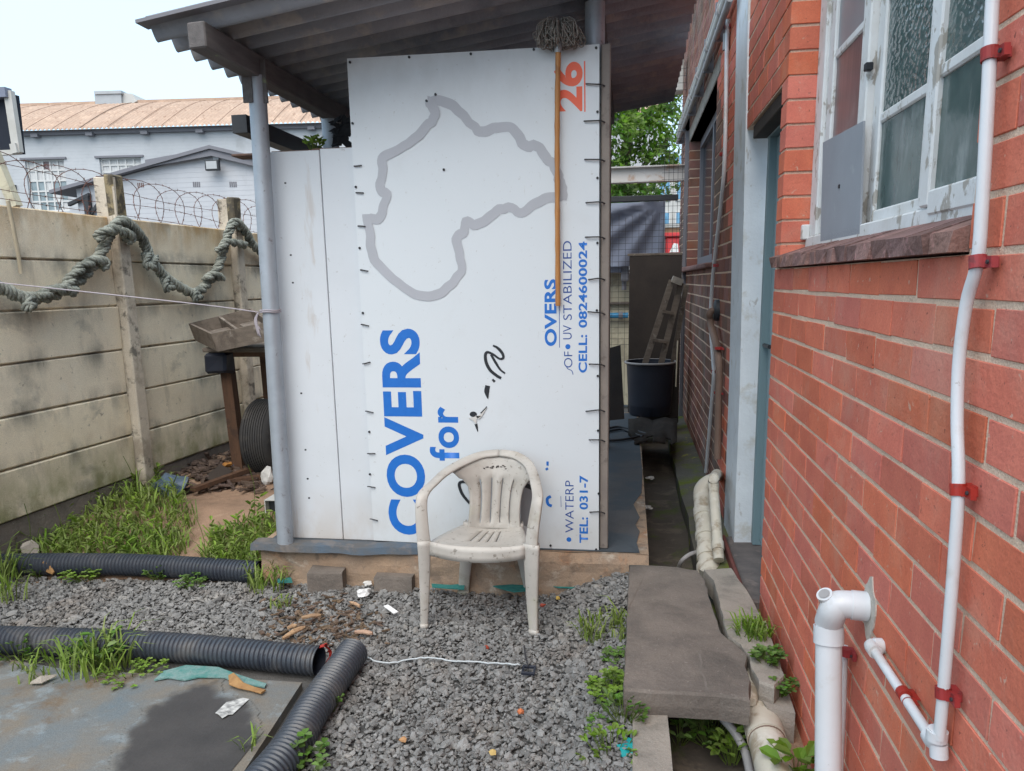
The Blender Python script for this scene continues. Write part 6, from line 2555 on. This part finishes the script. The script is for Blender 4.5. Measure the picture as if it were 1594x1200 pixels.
PG = 'weeds along the corrugated pipes'
W = [
    ('grass_tuft', U(150, 1040, z=.02), .14, .20, 120, .05, 'tall grassy tuft growing over the front of the middle corrugated pipe', 'grass'),
    ('weed_plant', U(158, 1035, z=.02), .09, .20, 40, .055, 'broad leaved weed in the middle of the grassy tuft by the concrete pad', 'broad'),
    ('grass_tuft', U(85, 1038, z=.02), .17, .10, 110, .04, 'low spreading grass at the left end of the concrete pad', 'grass'),
    ('weed_plant', U(30, 1020, z=.02), .10, .13, 46, .04, 'low weed against the middle pipe at the left picture edge', 'broad'),
    ('clover_patch', U(205, 1048, z=.02), .15, .05, 70, .018, 'low yellow green clover between the pad and the middle pipe', 'clover'),
    ('grass_tuft', U(8, 905, z=.03), .10, .22, 70, .05, 'upright grass tuft at the left end of the back pipe', 'grass'),
    ('grass_tuft', U(22, 930, z=.02), .07, .16, 34, .05, 'small grass tuft on the gravel near the left picture edge', 'grass'),
    ('clover_patch', U(135, 897, z=.02), .13, .07, 60, .022, 'yellow clover at the foot of the back pipe beside the dry leaf', 'clover'),
    ('weed_plant', U(248, 898, z=.02), .07, .10, 34, .035, 'bushy little weed in front of the middle of the back pipe', 'broad'),
    ('clover_patch', U(300, 910, z=.02), .10, .07, 48, .022, 'clover left of the open end of the back pipe', 'clover'),
    ('weed_plant', U(60, 893, z=.03), .06, .09, 26, .03, 'dark small weed left of the dry leaf by the back pipe', 'broad'),
    ('grass_tuft', U(418, 910, z=.02), .12, .15, 120, .03, 'feathery green weed at the end of the back pipe beside the plinth', 'grass'),
    ('grass_tuft', U(438, 940, z=.02), .06, .06, 40, .03, 'small feathery weed on the gravel below the plinth corner', 'grass'),
    ('weed_plant', U(512, 1105, z=.01), .05, .10, 26, .03, 'small leafy sprig against the right side of the front pipe', 'broad'),
    ('clover_patch', U(468, 1198, z=.01), .10, .14, 34, .034, 'round leaved weed at the bottom edge beside the front pipe', 'clover'),
    ('grass_tuft', U(385, 1165, z=.02), .03, .12, 12, .05, 'few upright grass blades on the dark damp patch', 'grass'),
    ('grass_tuft', U(945, 985, z=.06), .13, .10, 150, .03, 'dense grass tuft against the left side of the cracked slab', 'grass'),
    ('weed_plant', U(966, 975, z=.08), .03, .16, 14, .06, 'spiky upright shoot beside the upper left edge of the slab', 'grass'),
    ('clover_patch', U(962, 1030, z=.06), .07, .08, 50, .02, 'dark green clover low against the slab edge', 'clover'),
    ('clover_patch', U(955, 1085, z=.06), .10, .12, 90, .026, 'bright yellow green clover below the lower left slab corner', 'clover'),
    ('weed_plant', U(970, 1115, z=.10), .08, .10, 46, .034, 'leafy weed on the kerb under the slab corner', 'broad'),
    ('clover_patch', U(935, 1135, z=.04), .06, .05, 40, .022, 'small clover on the gravel left of the kerb', 'clover'),
    ('weed_plant', U(950, 1178, z=.05), .10, .10, 50, .03, 'pale weed beside the teal scrap at the kerb', 'broad'),
    ('fern_plant', U(1174, 988, z=.195), .07, .10, 130, .02, 'bright ferny clump at the foot of the brick wall', 'grass'),
    ('clover_patch', U(1194, 1028, z=.195), .06, .08, 60, .024, 'dark clover trailing along the foot of the brick wall', 'clover'),
    ('clover_patch', U(1214, 1072, z=.15), .06, .07, 40, .022, 'lowest clover at the wall foot above the waste pipe', 'clover'),
    ('weed_plant', U(1058, 1150, z=-.10), .05, .09, 20, .04, 'small shaded weed in the drain mouth under the slab', 'broad'),
    ('weed_plant', U(1105, 1150, z=-.08), .10, .11, 60, .045, 'dark leafy weed deep in the drain under the slab', 'broad'),
    ('weed_plant', U(1140, 1180, z=-.08), .07, .13, 36, .05, 'light green weed in the drain beside the waste pipe', 'broad'),
    ('weed_plant', U(1238, 1215, z=.02), .06, .15, 16, .085, 'large leaved bright green shoot at the bottom between the waste pipe and the elbow pipe', 'broad'),
]
for i, (nm, b, r, h, n_, L_, lab, kd) in enumerate(W):
    n_ = int(n_ * .78)
    L_ *= .85
    mt = m_leafy if any(s_ in lab for s_ in ('yellow', 'bright', 'pale', 'light')) else (m_grass if kd == 'grass' else m_leaf)
    weed(nm, b, r, h, n_, L_, lab, kd, mt, i)
b = U(488, 231, y=4.0)
weed('weed_plant', b, .05, .07, 26, .035, 'bright yellow green sprig growing on top of the white panels', 'broad', m_leafy, 77)
# long seed stalks in the grass
g = MB()
for a, b_ in (((60, 800), (95, 735)), ((20, 800), (2, 775)), ((45, 850), (40, 770)), ((215, 790), (225, 735)), ((98, 850), (60, 735)), ((320, 860), (318, 815)), ((397, 800), (415, 760))):
    p, q = U(*a, z=.12), U(*b_, z=.38)
    p.z = soil_h(p.x, p.y)
    q = p + Vector((random.uniform(-.06, .06), random.uniform(-.05, .05), .32))
    g.tube(catmull([p, p.lerp(q, .5) + Vector((.02, 0, .02)), q], 4), .0018, 4)
so = g.build('seed_stalks', m_grass, None)
so['kind'] = 'stuff'

# ================================================================== LITTER ON THE GRAVEL
def conc_brick(a, b, c, d, zt, depth, label):
    P = [U(*q, z=zt) for q in (a, b, c, d)]
    g = MB()
    cx = sum(P, Vector()) / 4
    j = lambda: Vector((random.uniform(-.004, .004), random.uniform(-.004, .004), random.uniform(-.004, .004)))
    top = [p + j() for p in P]
    mid = [cx + (p - cx) * 1.02 - Vector((0, 0, .012)) + j() * .5 for p in P]
    bot = [cx + (p - cx) * 1.02 - Vector((0, 0, depth)) + j() for p in P]
    lay = [[g.vert(p) for p in L_] for L_ in (top, mid, bot)]
    for A_, B_ in zip(lay[:-1], lay[1:]):
        for i in range(4):
            g.face((A_[i], A_[(i + 1) % 4], B_[(i + 1) % 4], B_[i]))
    g.face(lay[0])
    tag(g.build('concrete_brick', m_conc), label, 'brick', 'concrete bricks by the plinth')


conc_brick((478, 893), (532, 890), (546, 872), (490, 874), .115, .12, 'left of the two old concrete bricks on the gravel against the plinth')
conc_brick((582, 898), (640, 899), (650, 886), (590, 884), .095, .11, 'right concrete brick on the gravel, between the tissue and the chair')
gi_ = 0
CH_G = 'wood chips on the gravel'
wc = [((440, 994), (474, 976), .022, 'longest pale splintered wood chip near the end of the middle pipe'), ((448, 978), (462, 974), .02, 'reddish wood chip beside the long pale splinter'), ((553, 984), (580, 986), .02, 'short round brown stick between the chair and the front pipe'), ((470, 962), (500, 958), .02, 'flat brown wood chip near the left concrete brick'), ((545, 938), (560, 944), .014, 'tan wood chip below the white tissue')]
for a, b, w_, l_ in wc:
    g = MB()
    A_, B_ = U(*a, z=.035), U(*b, z=.045)
    m_ = (A_ + B_) / 2 + Vector((0, 0, .006))
    g.ribbon([A_, A_.lerp(m_, .6), m_, m_.lerp(B_, .6), B_], [w_ * .25, w_ * .5, w_ * .55, w_ * .5, w_ * .2], .008, up=(.4, 1, .2))
    tag(g.build('wood_chip', m_woodlt), l_, 'wood chip', CH_G)
g = MB()
for k in range(330):
    u, v = random.gauss(500, 48), random.gauss(962, 22)
    if v < 925 or v > 1005 or u < 405 or u > 610:
        continue
    p = U(u, v, z=.02)
    p.z = gravel_h(p.x, p.y) + random.uniform(.008, .026)
    d = Vector((random.uniform(-1, 1), random.uniform(-1, 1), random.uniform(-.3, .3))).normalized()
    e = d.cross(Vector((0, 0, 1))).normalized()
    s_ = random.uniform(.006, .022)
    g.a = random.random()
    g.obox(p, d * s_, e * s_ * random.uniform(.2, .5), Vector((0, 0, 1)) * s_ * .16)
o = g.build('bark_mulch', m_bark, None, attr=True)
o['kind'] = 'stuff'
crumple('paper_tissue', U(566, 922, z=.035), .038, M('white_tissue', (.74, .74, .74), (.66, .66, .66), 20, .9, .1), 'crumpled white tissue between the two concrete bricks', 'tissue', .5, 11)
crumple('paper_tissue', U(572, 908, z=.05), .024, m_rag, 'small pinkish white scrap behind the white tissue', 'tissue', .6, 12)
g = MB()
P = [U(597, 944, z=.032), U(604, 942, z=.032), U(620, 953, z=.032), U(613, 956, z=.032)]
g.prism(P, (0, 0, .004))
tag(g.build('paper_slip', M('white_slip', (.78, .78, .78), None, 5, .8, .2)), 'flat white paper slip on the gravel left of the chair', 'paper')
crumple('paper_scrap', U(496, 1165, z=.03), .022, m_rag, 'small white scrap on the gravel beside the front pipe', 'litter', .6, 14)
crumple('paper_scrap', U(548, 1008, z=.02), .014, m_rag, 'tiny pale scrap at the mouth of the front pipe', 'litter', .6, 15)
for pl, l_ in (([(672, 908), (700, 910), (724, 908), (722, 917), (690, 917), (674, 914)], 'teal net strip at the plinth foot under the left half of the chair'),
               ([(768, 912), (835, 908), (836, 918), (800, 922), (775, 917)], 'teal net strip at the plinth foot between the chair legs on the right'),
               ([(838, 909), (910, 908), (940, 912), (936, 918), (870, 914)], 'longest teal net strip at the plinth foot right of the chair'),
               ([(430, 900), (452, 900), (456, 908), (434, 908)], 'teal net scrap in the feathery weed at the end of the back pipe')):
    g = MB()
    P = [U(a_ + random.uniform(-2, 2), b_ + random.uniform(-1.5, 1.5), z=.052) for a_, b_ in pl]
    g.prism(P, (0, 0, .004))
    tag(g.build('shade_net_strip', m_tealcloth), l_, 'net strip', 'teal net strips at the plinth foot')
g = MB()
pl = [(255, 1046), (290, 1037), (340, 1040), (372, 1052), (415, 1066), (412, 1071), (368, 1064), (350, 1056), (310, 1055), (288, 1060), (262, 1056), (240, 1060)]
P = [U(a, b, z=padz + .006) for a, b in pl]
g.prism(P, (0, 0, .006))
tag(g.build('shade_net_strip', M('teal_strip', (.07, .22, .20), (.20, .29, .28), 24, .8, .2, .5, 120)), 'pale teal strip of net stuck on the edge of the concrete pad', 'net strip')
crumple('teal_scrap', U(985, 1166, z=.07), .05, M('teal_plastic', (.01, .26, .28), (.015, .32, .33), 12, .5, .4), 'bright teal plastic scrap on the kerb under the slab', 'scrap', .35, 16)
g = MB()
P = catmull([U(568, 1022, z=.04), U(600, 1032, z=.03), U(655, 1024, z=.035), U(700, 1028, z=.032), U(760, 1032, z=.03), U(810, 1035, z=.035)], 8)
g.tube([p + Vector((0, random.uniform(-.003, .003), random.uniform(-.002, .003))) for p in P], .0036, 6)
tag(g.build('white_string', M('frayed_string', (.48, .52, .54), None, 5, .9, .1), None, smooth='all'), 'frayed white string lying across the gravel in front of the chair', 'string')
bk_ = thing('plastic_buckle', 'small black square buckle on the gravel at the end of the string', 'buckle', U(823, 1043, z=.03))
g = MB()
c_ = U(823, 1043, z=.034)
for dx, dy, wx, wy in ((-.024, 0, .004, .028), (.024, 0, .004, .028), (0, .028, .028, .004), (0, -.028, .028, .004)):
    g.obox(c_ + Vector((dx, dy, 0)), (wx, 0, 0), (0, wy, .002), (0, 0, .004))
g.build('frame', m_bin, bk_)
g = MB()
g.tube([c_ + Vector((-.005, .02, .008)), U(818, 1022, z=.035), U(816, 1005, z=.035)], .004, 6)
g.build('strap', m_wire, bk_)
lf = thing('dry_leaf', 'curled tan dry leaf lying on the edge of the concrete pad', 'leaf', U(385, 1065, z=padz))
g = MB()
P = [U(360, 1050, z=.05), U(364, 1060, z=.05), U(375, 1067, z=.04), U(392, 1072, z=.035), U(410, 1077, z=.035)]
g.ribbon(P, [.012, .022, .016, .012, .014], .004, up=[(1, .3, .3), (1, .5, .5), (.2, 1, .3), (.2, 1, .2), (.4, 1, 0)])
g.build('blade', m_leafdry, lf)
lf = thing('dry_leaf', 'orange brown dry leaf standing against the back corrugated pipe', 'leaf', U(74, 885, z=.05))
g = MB()
P = [U(66, 876, z=.10), U(74, 884, z=.07), U(83, 892, z=.05)]
g.ribbon(P, [.014, .026, .010], .004, up=[(1, 0, .3), (1, 0, .6), (1, 0, .2)])
g.build('blade', m_leafdry, lf)
lf = thing('dry_leaf', 'pale grey dry leaf on the concrete pad below the low grass', 'leaf', U(64, 1060, z=padz))
g = MB()
P = [U(48, 1063, z=.035), U(64, 1058, z=.045), U(88, 1051, z=.04)]
g.ribbon(P, [.006, .018, .004], .003, up=(.3, 1, .4))
g.build('blade', m_conclt, lf)
for i, (u, v, l_) in enumerate(((811, 1107, 'orange chip on the gravel at lower right of the path'), (757, 1007, 'red chip on the gravel in front of the chair'), (845, 942, 'red chip on the gravel behind the right front chair leg'), (868, 930, 'yellow chip on the gravel near the teal strip'), (627, 1151, 'tan chip on the gravel at the bottom of the path'), (767, 1170, 'small yellow chip at the bottom right of the path'))):
    crumple('stone_chip', U(u, v, z=.03), .014, M('chip', ((.5, .16, .07), (.42, .08, .05), (.42, .09, .06), (.52, .36, .1), (.42, .24, .12), (.5, .36, .14))[i], None, 5, .85, .2), l_, 'chip', .7, 20 + i, None, 1)
g = MB()
q = U(46, 857, z=.13)
g.bevbox(q.x - .04, q.x + .05, q.y - .03, q.y + .04, .08, .19, .02, .012)
tag(g.build('rubble_stone', m_conclt), 'pale lump of rubble behind the left part of the back pipe', 'stone')
